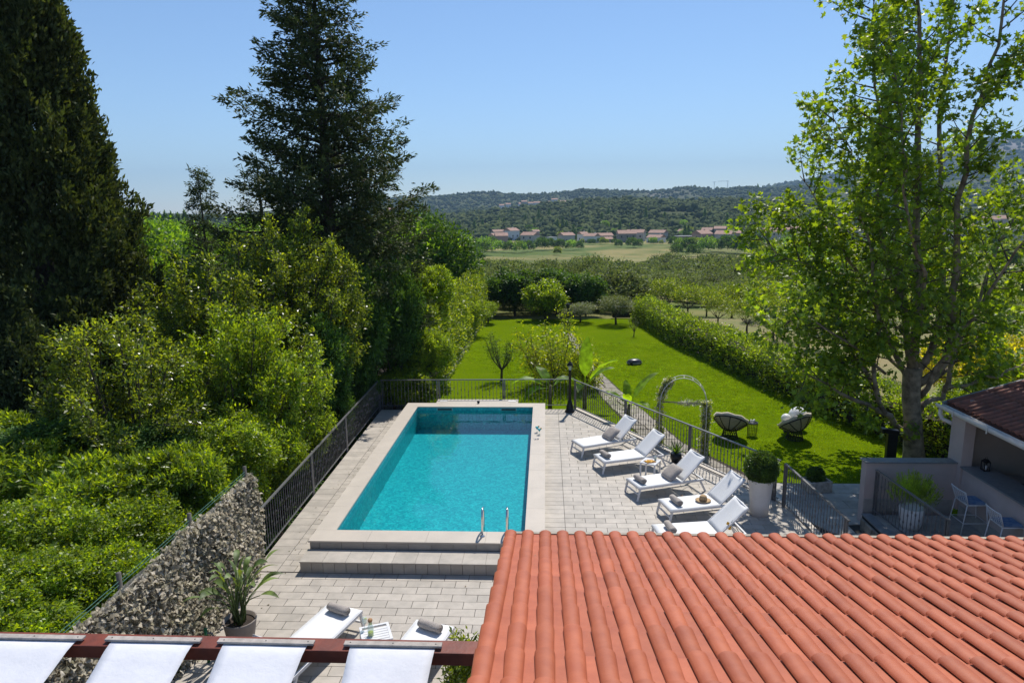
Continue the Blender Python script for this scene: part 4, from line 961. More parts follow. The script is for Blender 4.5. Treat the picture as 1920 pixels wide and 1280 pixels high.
part('tray', MB().lathe([(.17, .40), (.18, .44), (.165, .44), (.16, .415)], (0, 0, 0), 22), m_black, wt, True)
cg = MB()
for k in range(18): a = 2*PI*k/18; cg.bar((.165*math.cos(a), .165*math.sin(a), .40), (.135*math.cos(a), .135*math.sin(a), 0), .008)
for z, r in ((0.005, .135), (.2, .15)): cg.tube([(r*math.cos(2*PI*k/18), r*math.sin(2*PI*k/18), z) for k in range(19)], .006, 4)
part('basket', cg, m_black, wt)
cv = thing('small_glassware', 'little glasses and a sprig on the black wire table', 'glasses', (6.75, 21.85, .04))
for x, y_ in ((-.05, 0), (.06, .03), (0, -.06)): part('glass', MB().lathe([(.02, 0), (.025, .09)], (x, y_, 0), 10), m_globe, cv, True)
gb = thing('globe_lamp', 'large white globe lamp behind the right rattan chair', 'globe lamp', tuple(aty(1496, 779, 22.5)-Vector((0, 0, .30))), 0, 'white globe lamps'); part('globe', MB().ball((0, 0, .30), .30, 28, 18), m_globe, gb, True); part('foot', MB().lathe([(.10, -.4-gb.location.z), (.10, .03)], (0, 0, 0), 16), m_robot, gb)
gs = thing('globe_lamp', 'small white globe lamp peeping over the right rattan chair', 'globe lamp', tuple(aty(1474, 784, 22.2)-Vector((0, 0, .40))), 0, 'white globe lamps'); part('globe', MB().ball((0, 0, .40), .16, 20, 14), m_globe, gs, True); part('foot', MB().lathe([(.07, -.4-gs.location.z), (.04, .26)], (0, 0, 0), 14), m_robot, gs)
mw = thing('robot_mower', 'dark grey robot lawn mower on the open lawn', 'robot mower', (4.26, 32.5, -.4), .2)
part('hood', MB().lathe([(.36, .06), (.37, .14), (.31, .22), (.18, .27), (.01, .28)], (0, 0, 0), 20, 1, .66), m_robot, mw, True); part('bumper', MB().lathe([(.345, .03), (.38, .09), (.375, .13)], (0, 0, 0), 20, 1, .68), M('light_grey_plastic', (.22, .23, .25)), mw, True)
for x, y_ in ((-.18, .2), (-.18, -.2), (.22, .14), (.22, -.14)): part('wheel', MB().tube([(x, y_-.03, .09), (x, y_+.03, .09)], .09, 12), m_black, mw)

# flowering arch
arch = thing('garden_arch', 'metal garden arch overgrown with white flowering jasmine', 'arch', (0, 0, 0))
aL, aR = Vector((3.46, 20.25, -.4)), Vector((4.80, 20.02, -.4)); ad = (aR-aL); ac = (aL+aR)/2; half = ad.length/2; ad.normalize(); an = Vector((-ad.y, ad.x, 0)); sh = 1.60
def apt(t, s_):     # t angle on the arch
    return ac+ad*(-half*math.cos(t))+Vector((0, 0, sh+half*1.15*math.sin(t)))+an*s_
for s_ in (-.18, .18):
    pts = [aL+an*s_, aL+an*s_+Vector((0, 0, sh))]+[apt(PI*k/16, s_) for k in range(1, 16)]+[aR+an*s_+Vector((0, 0, sh)), aR+an*s_]
    part('hoop', MB().tube(pts, .012, 6), m_gutter, arch, True)
for k in range(1, 8): part('rung', MB().tube([apt(PI*k/8, -.18), apt(PI*k/8, .18)], .008, 5), m_gutter, arch)
for k in range(7):
    for q in (aL, aR): part('rung', MB().tube([q+an*-.18+Vector((0, 0, .2+.2*k)), q+an*.18+Vector((0, 0, .2+.2*k))], .008, 5), m_gutter, arch)
part('crossbar', MB().tube([aL+Vector((0, 0, sh-.02)), aR+Vector((0, 0, sh-.02))], .018, 8), m_steel, arch, True)
def vine(pts, n, sp, seed):
    pts = np.array([tuple(p) for p in pts]); seg = rng.integers(0, len(pts)-1, n); t = rng.random((n, 1)); P_ = pts[seg]*(1-t)+pts[seg+1]*t; P_ = P_+rng.normal(size=(n, 3))*sp; return P_
for q, top, lab in ((aL, 10, 'l'), (aR, 0, 'r')):
    pts = [q, q+Vector((0, 0, sh))]
    if q is aL: pts = [q, q+Vector((0, 0, sh*.5)), q+Vector((0, 0, sh))]+[apt(PI*k/16, 0) for k in (2, 4, 5)]
    P_ = vine(pts if q is aR else pts, 420 if q is aL else 560, .042, 1)
    if q is aL: P_ = np.r_[P_, vine(pts[:2], 220, .045, 1)]
    vt = thing('jasmine', 'white flowering jasmine climbing the '+('left' if q is aL else 'right')+' side of the garden arch', 'climbing plant', tuple(q), 0, 'jasmine on the garden arch')
    V, F_ = clusters(P_-np.array(tuple(q)), unit(rng.normal(size=P_.shape)), .07, 7, .06, .03); link('leaves', npmesh('leaves', V, F_, l_yellow), vt)
    pf = P_[:330]+rng.normal(size=(330, 3))*.05; V, F_ = clusters(pf-np.array(tuple(q)), unit(rng.normal(size=pf.shape)), .04, 5, .05, .05); link('flowers', npmesh('flowers', V, F_, l_flower), vt)
P_ = vine([aR+Vector((0, 0, sh-.02)), aL.lerp(aR, .42)+Vector((0, 0, sh-.02))], 70, .035, 2); V, F_ = clusters(P_, unit(rng.normal(size=P_.shape)), .05, 6, .05, .035)
o = link('jasmine', npmesh('jasmine', V, F_, l_flower)); tag(o, 'thin flowering jasmine strand along the crossbar of the arch', 'climbing plant', 'jasmine on the garden arch')

# lawn path of flagstones
pth = struct('garden_path', MB().poly([(1.30, 41), (1.65, 41), (2.5, 31), (3.35, 25.9), (4.4, 20.9), (6.0, 17.6), (5.0, 17.2), (3.2, 20.9), (2.25, 25.9), (1.75, 31)][::-1], -.5, -.385), m_soil)
r4 = random.Random(4); cl_ = [(1.45, 41), (2.1, 31), (2.8, 25.9), (3.8, 20.9), (5.4, 17.3)]
def pathx(y):
    ys = [c[1] for c in cl_][::-1]; xs = [c[0] for c in cl_][::-1]; return float(np.interp(y, ys, xs)), float(np.interp(y, [17.3, 20.9, 25.9, 31, 41], [.52, .56, .52, .36, .16]))
y = 17.6
while y < 41:
    L = r4.uniform(.45, .8); cx, hw = pathx(y+L/2); cut = r4.uniform(-.3, .3)*hw; g2 = .02
    (xa, ha), (xb, hb_) = pathx(y+g2), pathx(y+L-g2)
    for lo, hi in ((-1, cut/hw), (cut/hw, 1)):
        if hw < .25 and lo > -1: continue
        if hw < .25: hi = 1
        j = lambda: r4.uniform(-.03, .03)
        part('flagstone', MB().poly([(xa+ha*lo+g2+j(), y+g2), (xa+ha*hi-g2+j(), y+g2+j()), (xb+hb_*hi-g2+j(), y+L-g2), (xb+hb_*lo+g2+j(), y+L-g2+j())], -.4, -.372+r4.uniform(-.006, .006)), m_lawnpath, pth)
    y += L

# ================================================================== PLANE TREE
def A3(x, y, Y): return np.array(tuple(aty(x, y, Y)))
def smooth_path(pts, n=10):
    pts = np.array(pts, float); t = np.linspace(0, len(pts)-1, n); i = np.clip(t.astype(int), 0, len(pts)-2); f = (t-i)[:, None]
    P0 = pts[np.maximum(i-1, 0)]; P1 = pts[i]; P2 = pts[i+1]; P3 = pts[np.minimum(i+2, len(pts)-1)]
    return .5*((2*P1)+(-P0+P2)*f+(2*P0-5*P1+4*P2-P3)*f*f+(-P0+3*P1-3*P2+P3)*f**3)
pt = thing('plane_tree', 'tall plane tree with mottled pale bark and many rising limbs right of the lawn', 'tree', (10.8, 19.6, -.4)); po = np.array([10.8, 19.6, -.4])
tr_ = MB(); trunk = smooth_path([po-[0, 0, .2], A3(1712, 800, 19.6), A3(1708, 740, 19.6), A3(1712, 690, 19.6)], 9)-po
tr_.tube(trunk, [.36, .29, .255, .24, .235, .24, .245, .25, .25], 12); part('trunk', tr_, m_planebark, pt, True)
limbs = [
 ([(1702, 822, 19.5), (1660, 775, 19.4), (1610, 750, 19.2), (1550, 718, 19.0), (1505, 700, 18.7)], .13),
 ([(1660, 775, 19.4), (1640, 690, 19.2), (1645, 560, 19.0), (1622, 430, 18.7), (1600, 300, 18.5), (1560, 200, 18.3)], .085),
 ([(1655, 770, 19.4), (1600, 650, 19.6), (1560, 560, 19.9), (1530, 470, 20.2), (1490, 380, 20.4)], .075),
 ([(1706, 720, 19.6), (1660, 620, 19.9), (1610, 520, 20.3), (1560, 440, 20.6), (1500, 330, 21)], .11),
 ([(1708, 700, 19.6), (1690, 580, 19.4), (1662, 470, 19.2), (1655, 300, 19.0), (1640, 130, 18.8), (1630, -60, 18.6)], .11),
 ([(1712, 700, 19.6), (1722, 560, 19.6), (1722, 400, 19.6), (1722, 200, 19.5), (1725, 0, 19.4), (1735, -240, 19.3)], .17),
 ([(1716, 700, 19.7), (1748, 640, 20.0), (1768, 500, 20.4), (1760, 380, 20.7), (1765, 200, 21.0), (1790, 20, 21.2), (1800, -200, 21.4)], .14),
 ([(1722, 720, 19.6), (1775, 670, 19.4), (1790, 520, 19.0), (1800, 380, 18.7), (1830, 200, 18.4), (1870, 60, 18.2), (1900, -150, 18)], .15),
 ([(1725, 770, 19.6), (1770, 735, 19.7), (1830, 715, 19.9), (1900, 690, 20.2), (1990, 650, 20.6)], .10),
 ([(1770, 735, 19.7), (1800, 640, 20.1), (1850, 520, 20.6), (1900, 400, 21), (1960, 260, 21.4)], .09),
 ([(1725, 745, 19.6), (1790, 640, 18.9), (1860, 540, 18.3), (1950, 420, 17.7), (2020, 300, 17.3)], .09),
 ([(1712, 700, 19.6), (1690, 560, 20.6), (1680, 420, 21.4), (1690, 250, 22), (1680, 80, 22.5), (1700, -120, 22.8)], .11),
 ([(1708, 720, 19.6), (1640, 640, 21), (1570, 590, 22), (1500, 540, 22.8), (1450, 470, 23.2)], .08),
 ([(1712, 700, 19.6), (1730, 540, 18.4), (1700, 400, 17.6), (1690, 240, 17.2), (1670, 60, 16.9)], .09),
 ([(1725, 740, 19.6), (1820, 640, 21), (1900, 600, 22.2), (2010, 560, 23)], .08),
 ([(1660, 700, 19.5), (1560, 620, 18.6), (1480, 600, 18.2), (1430, 590, 17.9)], .055),
 ([(1610, 520, 20.3), (1520, 500, 20), (1450, 470, 19.8), (1420, 440, 19.7)], .045),
]
rp2 = np.random.default_rng(11); CC = []; DD = []; bm_ = MB()
for pts, r0 in limbs:
    q = smooth_path([A3(*p) for p in pts], 3*len(pts))-po; Lq = np.r_[0, np.cumsum(np.linalg.norm(np.diff(q, axis=0), axis=1))]; T = Lq[-1]
    q[1:-1] += rp2.normal(size=(len(q)-2, 3))*.05
    part('limb', MB().tube(q, [max(.013, .82*r0*(1-.9*l/T)) for l in Lq], 7), m_planebark, pt, True)
    s_ = .9 if r0 > .06 else .3
    while s_ < T:
        i = np.searchsorted(Lq, s_)-1; f = (s_-Lq[i])/(Lq[i+1]-Lq[i]); p = q[i]*(1-f)+q[i+1]*f; d = q[i+1]-q[i]; d /= np.linalg.norm(d)
        out = np.array([p[0], p[1], 0])+1e-6; out /= np.linalg.norm(out)
        v = rp2.normal(size=3); v -= v.dot(d)*d*.8; v = v/np.linalg.norm(v)*.9+out*.35+d*.35+[0, 0, .25]; v /= np.linalg.norm(v)
        Lb = rp2.uniform(.8, 2.0)*(1-.35*s_/T)*(1.0 if p[2] > 1.6 else .8)
        mid = p+v*Lb*.5+[0, 0, -.03]; e = p+v*Lb+np.array([0, 0, .08*Lb]); bm_.tube([p, mid, e], [.022, .013, .005], 4)
        for tt in (.35, .55, .75, .9, 1.0):
            c = (p*(1-tt)+e*tt)+rp2.normal(size=3)*.13
            if rp2.random() < (.82 if math.hypot(c[0], c[1]) > 1.7 or c[2] > 8 else .22): CC.append(c); DD.append(v+[0, 0, .1])
        for _ in range(2):
            t2 = rp2.uniform(.35, .8); a = p+(e-p)*t2; w2 = v+rp2.normal(size=3)*.7; w2 /= np.linalg.norm(w2); b = a+w2*Lb*.45; bm_.tube([a, b], [.009, .004], 3); CC.append(b); DD.append(w2); CC.append((a+b)/2); DD.append(w2)
        s_ += rp2.uniform(.22, .42)
part('twigs', bm_, m_bark, pt)
wp = A3(1700, 806, 19.25)-po; CC += [wp+[x, 0, 0] for x in (-.3, -.1, .1, .3)]; DD += [np.array([0, -1, .3])]*4
CC = np.array(CC); DD = unit(np.array(DD)); print('plane clusters', len(CC))
V, F_ = clusters(CC, DD, .25, 10, .155, .155, .75, .5, shape='star', r=rp2); link('crown', npmesh('crown', V, F_, l_plane), pt)

# ================================================================== CYPRESS AND CONIFERS
def plume_column(name, H, prof_, n, m, mat, L=.26, W=.05, seed=0, spread=.34, lump=.22):
    r = np.random.default_rng(seed); z = r.random(n)**.85*H; R = np.interp(z, [p[0] for p in prof_], [p[1] for p in prof_])
    a = r.random(n)*2*PI; lm = 1+lump*(np.sin(a*5+z*1.1)*.4+np.sin(a*9-z*2.3+1)*.35+vnoise(a*6, z*1.2, 1.0, seed+3)*1.6)
    rr = R*lm*(.5+.5*r.random(n)**.42); C = np.stack([rr*np.cos(a), rr*np.sin(a), z], 1)
    D = unit(np.stack([np.cos(a)*.45, np.sin(a)*.45, np.ones(n)], 1)+r.normal(size=(n, 3))*.15)
    N = n*m; c = np.repeat(C, m, 0); d = np.repeat(D, m, 0); t = r.random((N, 1))
    off = d*(t-.4)*spread*1.7+r.normal(size=(N, 3))*spread*.42*(1.15-t)
    V, F_ = leaf_arrays(c+off, unit(d+r.normal(size=(N, 3))*.42), unit(r.normal(size=(N, 3))+d*.3), L*(.5+r.random(N)), W*(.6+.8*r.random(N)))
    return npmesh(name, V, F_, mat)
cy = thing('cypress_tree', 'huge dark column shaped cypress filling the left edge', 'tree', (-15.6, 20.5, -1.2))
link('foliage', plume_column('foliage', 21.5, [(0, 2.3), (3, 3.0), (5, 2.95), (6.4, 2.85), (8, 2.5), (9.3, 2.15), (10.5, 1.85), (12.3, 1.55), (14.8, 1.2), (18, .75), (21.5, .1)], 7500, 40, l_cyp, seed=5, L=.17, W=.075, spread=.36, lump=.26), cy)
part('trunk', MB().tube([(0, 0, -.2), (0, 0, 8), (.1, 0, 17)], [.45, .3, .08], 8), m_bark, cy, True)
c_ = aty(182, 420, 23.5); cy2 = thing('cypress_tree', 'slimmer cypress with a ragged tip just right of the huge cypress', 'tree', (c_.x, c_.y, -1.2))
link('foliage', plume_column('foliage', aty(205, 268, 23.5).z+1.2, [(0, .75), (5, .7), (8, .5), (9.6, .3), (10.7, .05)], 520, 40, l_cyp, seed=8, L=.16, W=.055), cy2)
part('trunk', MB().tube([(0, 0, -.2), (0, 0, 9)], [.2, .04], 6), m_bark, cy2, True)

def conifer(name, H, Lf, nb, mat, seed, blades=30, up=.12, spray=.42, per=2.9, L=.17, W=.045, z0=1.2):
    r = np.random.default_rng(seed); tb = MB(); tb.tube([(0, 0, -.3), (.1, 0, H*.4), (0, .08, H*.8), (0, 0, H)], [.32*H/17, .24*H/17, .1*H/17, .02], 8)
    C = []; D = []
    for i in range(nb):
        z = z0+(H-z0)*((i+.5)/nb)**1.0; a = i*2.399+r.uniform(-.4, .4); Lb = Lf(z/H)*r.uniform(.45, 1.3); 
        h = np.array([math.cos(a), math.sin(a), 0]); p0 = np.array([0, 0, z-Lb*.12]); tip = p0+h*Lb+[0, 0, Lb*r.uniform(up-.12, up+.3)]; mid = (p0+tip)/2+[0, 0, -.06*Lb]
        if Lb > .8: tb.tube([p0, mid, tip], [.05*H/17+.015, .03, .008], 4)
        k = max(2, int(Lb*per))
        for j in range(k):
            t = .18+.82*(j+r.random())/k; t = min(t, 1); b = (1-t)**2*p0+2*t*(1-t)*mid+t*t*tip; w_ = Lb*.26*(1-t)+.12
            side = np.array([-h[1], h[0], 0])*r.normal()*w_
            C.append(b+side+[0, 0, r.normal()*.10-.05]); D.append(h*.8+side*.8+np.array([0, 0, .25 if t > .8 else -.12]))
    C = np.array(C); D = unit(np.array(D)); n = len(C); N = n*blades; c = np.repeat(C, blades, 0); d = np.repeat(D, blades, 0); t = r.random((N, 1))
    off = d*(t-.35)*spray*1.7+r.normal(size=(N, 3))*spray*.30*(1.2-t)
    V, F_ = leaf_arrays(c+off, unit(d+r.normal(size=(N, 3))*.55), unit(r.normal(size=(N, 3))+[0, 0, .5]), L*(.5+r.random(N)), W*(.6+.8*r.random(N)))
    return npmesh(name, V, F_, mat), tb.mesh('trunk', m_bark, True)
def Lf1(s): return np.interp(s, [0, .15, .35, .5, .65, .8, .92, 1], [3.9, 3.8, 3.3, 2.9, 2.4, 1.8, 1.05, .2])
cm, ct = conifer('crown', 17.3, Lf1, 190, l_fir, 21, blades=66, spray=.58, per=3.6, L=.19, W=.06, up=.26)
p = aty(622, 560, 26.5); make_tree('conifer_tree', 'tall dark open branched conifer standing against the sky left of centre', 'tree', (p.x, 26.5, -1), cm, ct)
cm2, ct2 = conifer('crown', 8.6, lambda s: np.interp(s, [0, .3, .6, 1], [2.4, 2.2, 1.3, .15]), 80, l_fir, 23, blades=30, spray=.42)
p = aty(490, 420, 27); make_tree('conifer_tree', 'smaller dark conifer leaning out behind the left of the tall conifer', 'tree', (p.x, 27, -1), cm2, ct2, scale=(1.15, 1.15, (aty(490, 292, 27).z+1)/8.6))
cm3, ct3 = conifer('crown', 8.6, lambda s: np.interp(s, [0, .3, .6, .85, 1], [2.2, 1.9, .9, .55, .1]), 90, l_fir, 25, blades=40, spray=.40, L=.2)
p = aty(378, 400, 30); make_tree('conifer_tree', 'small pointed conifer tip rising between the cypress and the tall conifer', 'tree', (p.x, 30, -1), cm3, ct3, scale=(.8, .8, (aty(380, 320, 30).z+1)/8.6))

# ================================================================== BROADLEAF TREES AND SHRUBS OF THE LEFT GARDEN
pA = foliage('crown', l_laurel, (2.5, 2.3, 2.1), 4300, 10, .115, .060, .12, 31, .70, -.8, .16, .9, lobes=80)
pB = foliage('crown', l_bright, (2.0, 1.9, 1.6), 3000, 10, .115, .060, .12, 32, .70, -.8, .18, .9, lobes=60)
pC = foliage('crown', l_dark, (1.7, 1.7, 2.2), 2700, 12, .16, .055, .17, 33, .70, -.9, .18, .6, lobes=52)
pD = foliage('crown', l_bright, (1.5, 1.4, .95), 2300, 10, .085, .052, .10, 34, .70, -.4, .16, .9, lobes=60)
pE = foliage('crown', l_hedge, (1.5, 1.4, .95), 1600, 10, .17, .055, .13, 35, .70, -.4, .2, .8, lobes=40)
pF = foliage('crown', l_bright, (1.35, 1.35, 1.05), 1000, 10, .18, .075, .16, 36, .70, -.5, .2, .8, lobes=30)
tA = trunk_mesh('trunk', 3.2, .13, 1.7, 8, seed=1)
def branchy(H, Rx, Rz, seed, nst, n, m, leafm, L, W, spread=.13, tr=.09, tl=.34, low=-.55):
    r = np.random.default_rng(seed); mb = MB(); C = []; D = []; c0 = np.array([0, 0, H-Rz]); f = np.array([0, 0, max(.3, (H-Rz)*.45)])
    mb.tube([(0, 0, -.2), f*.5+[.04, 0, 0], f], [tr*1.3, tr*1.05, tr], 8)
    for i in range(nst):
        d = np.array([0, 0, -9.])
        while d[2] < low: d = r.normal(size=3); d /= np.linalg.norm(d)
        q = r.uniform(.68, 1.12); tip = c0+d*np.array([Rx, Rx, Rz])*q; mid = f*.45+tip*.55+[0, 0, -.10*np.linalg.norm(tip-f)*max(0, 1-d[2])]+r.normal(size=3)*.12
        p = smooth_path([f, mid, tip], 8); mb.tube(p, np.linspace(tr*.55, .008, 8), 5)
        for k in range(n):
            t = 1-.72*r.random()**1.35; j = min(6, int(t*7)); b = p[j]+(p[j+1]-p[j])*(t*7-j) if j < 7 else tip
            v = d*.75+r.normal(size=3)*.65+[0, 0, .3]; v /= np.linalg.norm(v); ln = tl*r.uniform(.5, 1.5); e = b+v*ln
            mb.tube([b, e], [.009, .003], 3)
            C.append(e); D.append(v); C.append(b+(e-b)*.55+r.normal(size=3)*.05); D.append(v)
            if r.random() < .5: C.append(b+(e-b)*.8+r.normal(size=3)*.12); D.append(v)
    V, F_ = clusters(np.array(C), unit(np.array(D)+[0, 0, .25]), spread, m, L, W, .9, r=r); return npmesh('crown', V, F_, leafm), mb.mesh('trunk', m_bark, True)
BA = branchy(7.0, 2.6, 2.7, 201, 74, 30, 11, l_laurel, .105, .05)
BE = branchy(7.2, 2.0, 2.5, 205, 60, 27, 11, l_laurel, .105, .05)
BB = branchy(5.5, 1.75, 2.0, 202, 54, 25, 11, l_laurel, .095, .045)
BC = branchy(6.0, 2.0, 2.0, 203, 50, 26, 10, l_bright, .11, .05)
BD = branchy(4.9, 2.1, 2.1, 204, 54, 26, 11, l_bright, .105, .05)
def branch_tree(name, label, x, y, Y, B, rx, rz, nat, rot=0, gz0=-1.0):
    c = aty(x, y, Y)
    while x < 745 and Y < 23.5 and c.x+rx/F_PX*Y*.95 > -6.0: Y += .2; c = aty(x, y, Y)
    rxm = rx/F_PX*Y*1.02; top = c.z+rz/F_PX*Y*1.02; t = thing(name, label, 'tree', (c.x, c.y, gz0), rot); sx = rxm/nat[1]; sz = (top-gz0)/nat[0]
    link('crown', B[0], t, None, None, (sx, sx, sz)); link('trunk', B[1], t, None, None, (sx, sx, sz)); return t
 
def shrub_tree(name, label, x, y, Y, crown, trunk, rx, rz, natural, cat='tree', rot=0, gz0=-1.0, group=None):
    c = aty(x, y, Y)
    while x < 745 and Y < 23.5 and c.x+rx/F_PX*Y*.92 > -6.0: Y += .2; c = aty(x, y, Y)
    rxm = rx/F_PX*Y*1.02; rzm = rz/F_PX*Y*1.02; s = (rxm/natural[0], rxm/natural[0], rzm/natural[2])
    t = thing(name, label, cat, (c.x, c.y, gz0), 0, group)
    o = link('crown', crown, t, (0, 0, c.z-gz0), (0, 0, rot), s)
    h = c.z-gz0+.3*rzm
    if trunk: link('trunk', trunk, t, (0, 0, 0), (0, 0, rot), (rxm/2.2, rxm/2.2, h/3.2))
    return t
NA, NB, NC_, ND = (2.4, 2.2, 2.0), (1.9, 1.8, 1.5), (1.6, 1.6, 2.1), (1.45, 1.35, .85)
branch_tree('broadleaf_tree', 'large glossy leaved tree left of the tall conifer', 430, 590, 19.5, BA, 168, 140, (7.0, 2.6), rot=0)
branch_tree('broadleaf_tree', 'glossy leaved tree crown rising just in front of the tall conifer trunk', 560, 545, 20.5, BE, 112, 118, (7.2, 2.0), rot=2)
branch_tree('broadleaf_tree', 'round crowned small tree with a visible dark trunk in front of the huge cypress', 235, 745, 14.2, BB, 150, 128, (5.5, 1.75), rot=4)
branch_tree('broadleaf_tree', 'bright leafy shrub tree between the round crowned tree and the railing', 440, 760, 14.5, BD, 135, 130, (4.9, 2.1), rot=1)
branch_tree('broadleaf_tree', 'leafy tree top in the middle of the left garden', 470, 660, 16.5, BC, 120, 80, (6.0, 2.0), rot=3)
branch_tree('broadleaf_tree', 'dense shrub tree overhanging the middle of the left railing', 550, 785, 15.0, BD, 75, 115, (4.9, 2.1), rot=5)
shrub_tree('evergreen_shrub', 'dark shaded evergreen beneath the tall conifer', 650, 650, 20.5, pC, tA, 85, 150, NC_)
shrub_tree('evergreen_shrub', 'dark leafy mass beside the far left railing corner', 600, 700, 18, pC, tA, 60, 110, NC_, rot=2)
shrub_tree('evergreen_shrub', 'dark upright oleander between the conifer and the lawn fence', 735, 620, 25, pC, tA, 55, 120, NC_, rot=1)
shrub_tree('broadleaf_tree', 'sunlit yellow green tree right of the conifer foot', 790, 545, 30, pB, tA, 60, 50, NB, rot=2)
shrub_tree('broadleaf_tree', 'bushy dark green tree at the near left corner of the lawn', 800, 670, 26, pB, tA, 55, 52, NB, rot=5, gz0=-.5)
shrub_tree('leafy_shrub', 'bright leafy shrub pressing against the left half of the far railing', 760, 735, 24.6, pB, None, 55, 45, NB, 'shrub', rot=3, gz0=-.5)
shrub_tree('leafy_shrub', 'pale green shrub in the corner of the two railings', 815, 730, 25.2, pF, None, 45, 38, NB, 'shrub', rot=1, gz0=-.5)
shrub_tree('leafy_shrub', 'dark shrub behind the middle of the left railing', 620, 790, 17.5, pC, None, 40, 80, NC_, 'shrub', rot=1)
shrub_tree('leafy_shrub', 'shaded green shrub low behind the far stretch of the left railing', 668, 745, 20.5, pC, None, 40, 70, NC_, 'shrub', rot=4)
branch_tree('broadleaf_tree', 'bright green tree seen between the cypress and the glossy leaved tree', 265, 600, 24, BC, 50, 110, (6.0, 2.0), rot=1)
c_ = aty(30, 700, 17); jm = thing('juniper', 'blackish juniper mass at the foot of the huge cypress', 'shrub', (c_.x, c_.y, -1.2))
link('foliage', plume_column('foliage', aty(60, 560, 17).z+1.2, [(0, 1.9), (2.5, 1.8), (4.2, 1.2), (5.4, .2)], 1500, 38, l_fir, seed=18, L=.15, W=.06, spread=.3), jm)
part('trunk', MB().tube([(0, 0, -.2), (0, 0, 3)], [.15, .04], 6), m_bark, jm, True)
lowl = [(60, 905, 12.2, pE, 120, 60, 'low bright shrub at the left edge below the cypress'),
 (200, 930, 11.6, pE, 125, 65, 'long leaved shrub under the round crowned tree'),
 (335, 905, 12.4, pE, 100, 60, 'long leaved shrub left of the camouflage net end'),
 (70, 1010, 10.0, pD, 140, 70, 'small leaved ground shrub at the left edge'),
 (230, 1000, 10.6, pD, 120, 60, 'small leaved ground shrub in the middle of the bed'),
 (350, 985, 11.1, pD, 95, 60, 'small leaved ground shrub touching the camouflage net post'),
 (440, 930, 12.6, pF, 70, 70, 'bright coarse leaved shrub at the end of the camouflage net'),
 (50, 1110, 8.7, pD, 140, 70, 'dense bright ground shrub low at the left edge'),
 (190, 1090, 9.0, pD, 120, 65, 'dense ground shrub beside the near camouflage net'),
 (10, 1190, 7.8, pF, 110, 60, 'coarse leaved shrub above the leftmost shade strip'),
 (110, 1190, 7.9, pF, 75, 45, 'yellow green laurel shoots where net and pergola meet'),
 (430, 850, 13.6, pB, 100, 70, 'leafy shrub behind the end post of the camouflage net'),
 (515, 860, 13.4, pB, 60, 75, 'leafy shrub behind the nearest stretch of the left railing'),
 (120, 850, 13.4, pC, 110, 70, 'dark shrub between the cypress and the ground shrubs'),
 (0, 850, 14, pE, 90, 60, 'small sunlit shrub left of the cypress foot'),
 (300, 850, 13.6, pC, 90, 60, 'dark leafy shrub under the trunk of the round crowned tree')]
for i, (x, y, Y, me, rx, rz, lab) in enumerate(lowl):
    shrub_tree('leafy_shrub', lab, x, y, Y, me, None, rx, rz, ND if me in (pD, pE) else ((1.3, 1.3, 1.0) if me is pF else NB if me is pB else NC_), 'shrub', rot=i*1.3)
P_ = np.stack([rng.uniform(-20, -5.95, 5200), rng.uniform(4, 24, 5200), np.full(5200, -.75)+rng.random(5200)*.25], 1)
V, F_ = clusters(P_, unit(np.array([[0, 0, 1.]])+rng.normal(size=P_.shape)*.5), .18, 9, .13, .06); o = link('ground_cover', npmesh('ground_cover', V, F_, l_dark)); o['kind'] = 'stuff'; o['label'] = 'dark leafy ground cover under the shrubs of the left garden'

# climbing hedge on the fence left of the lawn
def hedge(name, label, path, hw, h, n, mat, L, W, z0=-.4, m=9, cat='hedge'):
    path = np.array(path, float); seg = np.linalg.norm(np.diff(path, axis=0), axis=1); cum = np.r_[0, np.cumsum(seg)]; s = rng.random(n)*cum[-1]
    i = np.clip(np.searchsorted(cum, s)-1, 0, len(seg)-1); f = ((s-cum[i])/seg[i])[:, None]; p = path[i]*(1-f)+path[i+1]*f; d = unit(path[i+1]-path[i]); nr = np.stack([-d[:, 1], d[:, 0]], 1)
    a = rng.uniform(-.25, PI+.25, n); bulge = 1+.16*vnoise(s*1.0, a*1.2, 1.1, 4)*2
    cx = np.sign(np.cos(a))*np.abs(np.cos(a))**.5*hw*bulge; cz = np.maximum(np.sin(a), -.2)**1 if False else np.sign(np.sin(a))*np.abs(np.sin(a))**.45*h*bulge
    low_ = rng.random(n) < .45; cz = np.where(low_, rng.random(n)*h*.9, cz); cx = np.where(low_, np.sign(cx)*hw*(.85+.15*bulge), cx)
    C = np.stack([p[:, 0]+nr[:, 0]*cx, p[:, 1]+nr[:, 1]*cx, z0+np.maximum(cz, .02)], 1); D = unit(np.stack([nr[:, 0]*cx/hw, nr[:, 1]*cx/hw, cz/h*.9+.3], 1))
    c0 = C.mean(0); c0[2] = z0
    V, F_ = clusters(C-c0, D, .17, m, L, W, .5); t = thing(name, label, cat, tuple(c0)); link('foliage', npmesh('foliage', V, F_, mat), t); return t, c0
hd, hc0 = hedge('laurel_hedge', 'long clipped laurel hedge along the right side of the lawn', [(6.6, 47), (6.9, 44), (7.6, 38), (8.7, 33), (9.8, 27.5), (10.9, 22.8), (12.2, 19.2), (13.6, 16.5)], .62, 1.5, 5600, l_hedge, .12, .055)
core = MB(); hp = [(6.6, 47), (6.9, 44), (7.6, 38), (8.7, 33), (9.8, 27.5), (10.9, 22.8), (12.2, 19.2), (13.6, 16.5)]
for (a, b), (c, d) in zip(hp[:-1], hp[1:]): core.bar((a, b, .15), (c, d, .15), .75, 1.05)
core.v = [(x-hc0[0], y-hc0[1], z-hc0[2]) for x, y, z in core.v]; part('inner_branches', core, m_soil, hd)
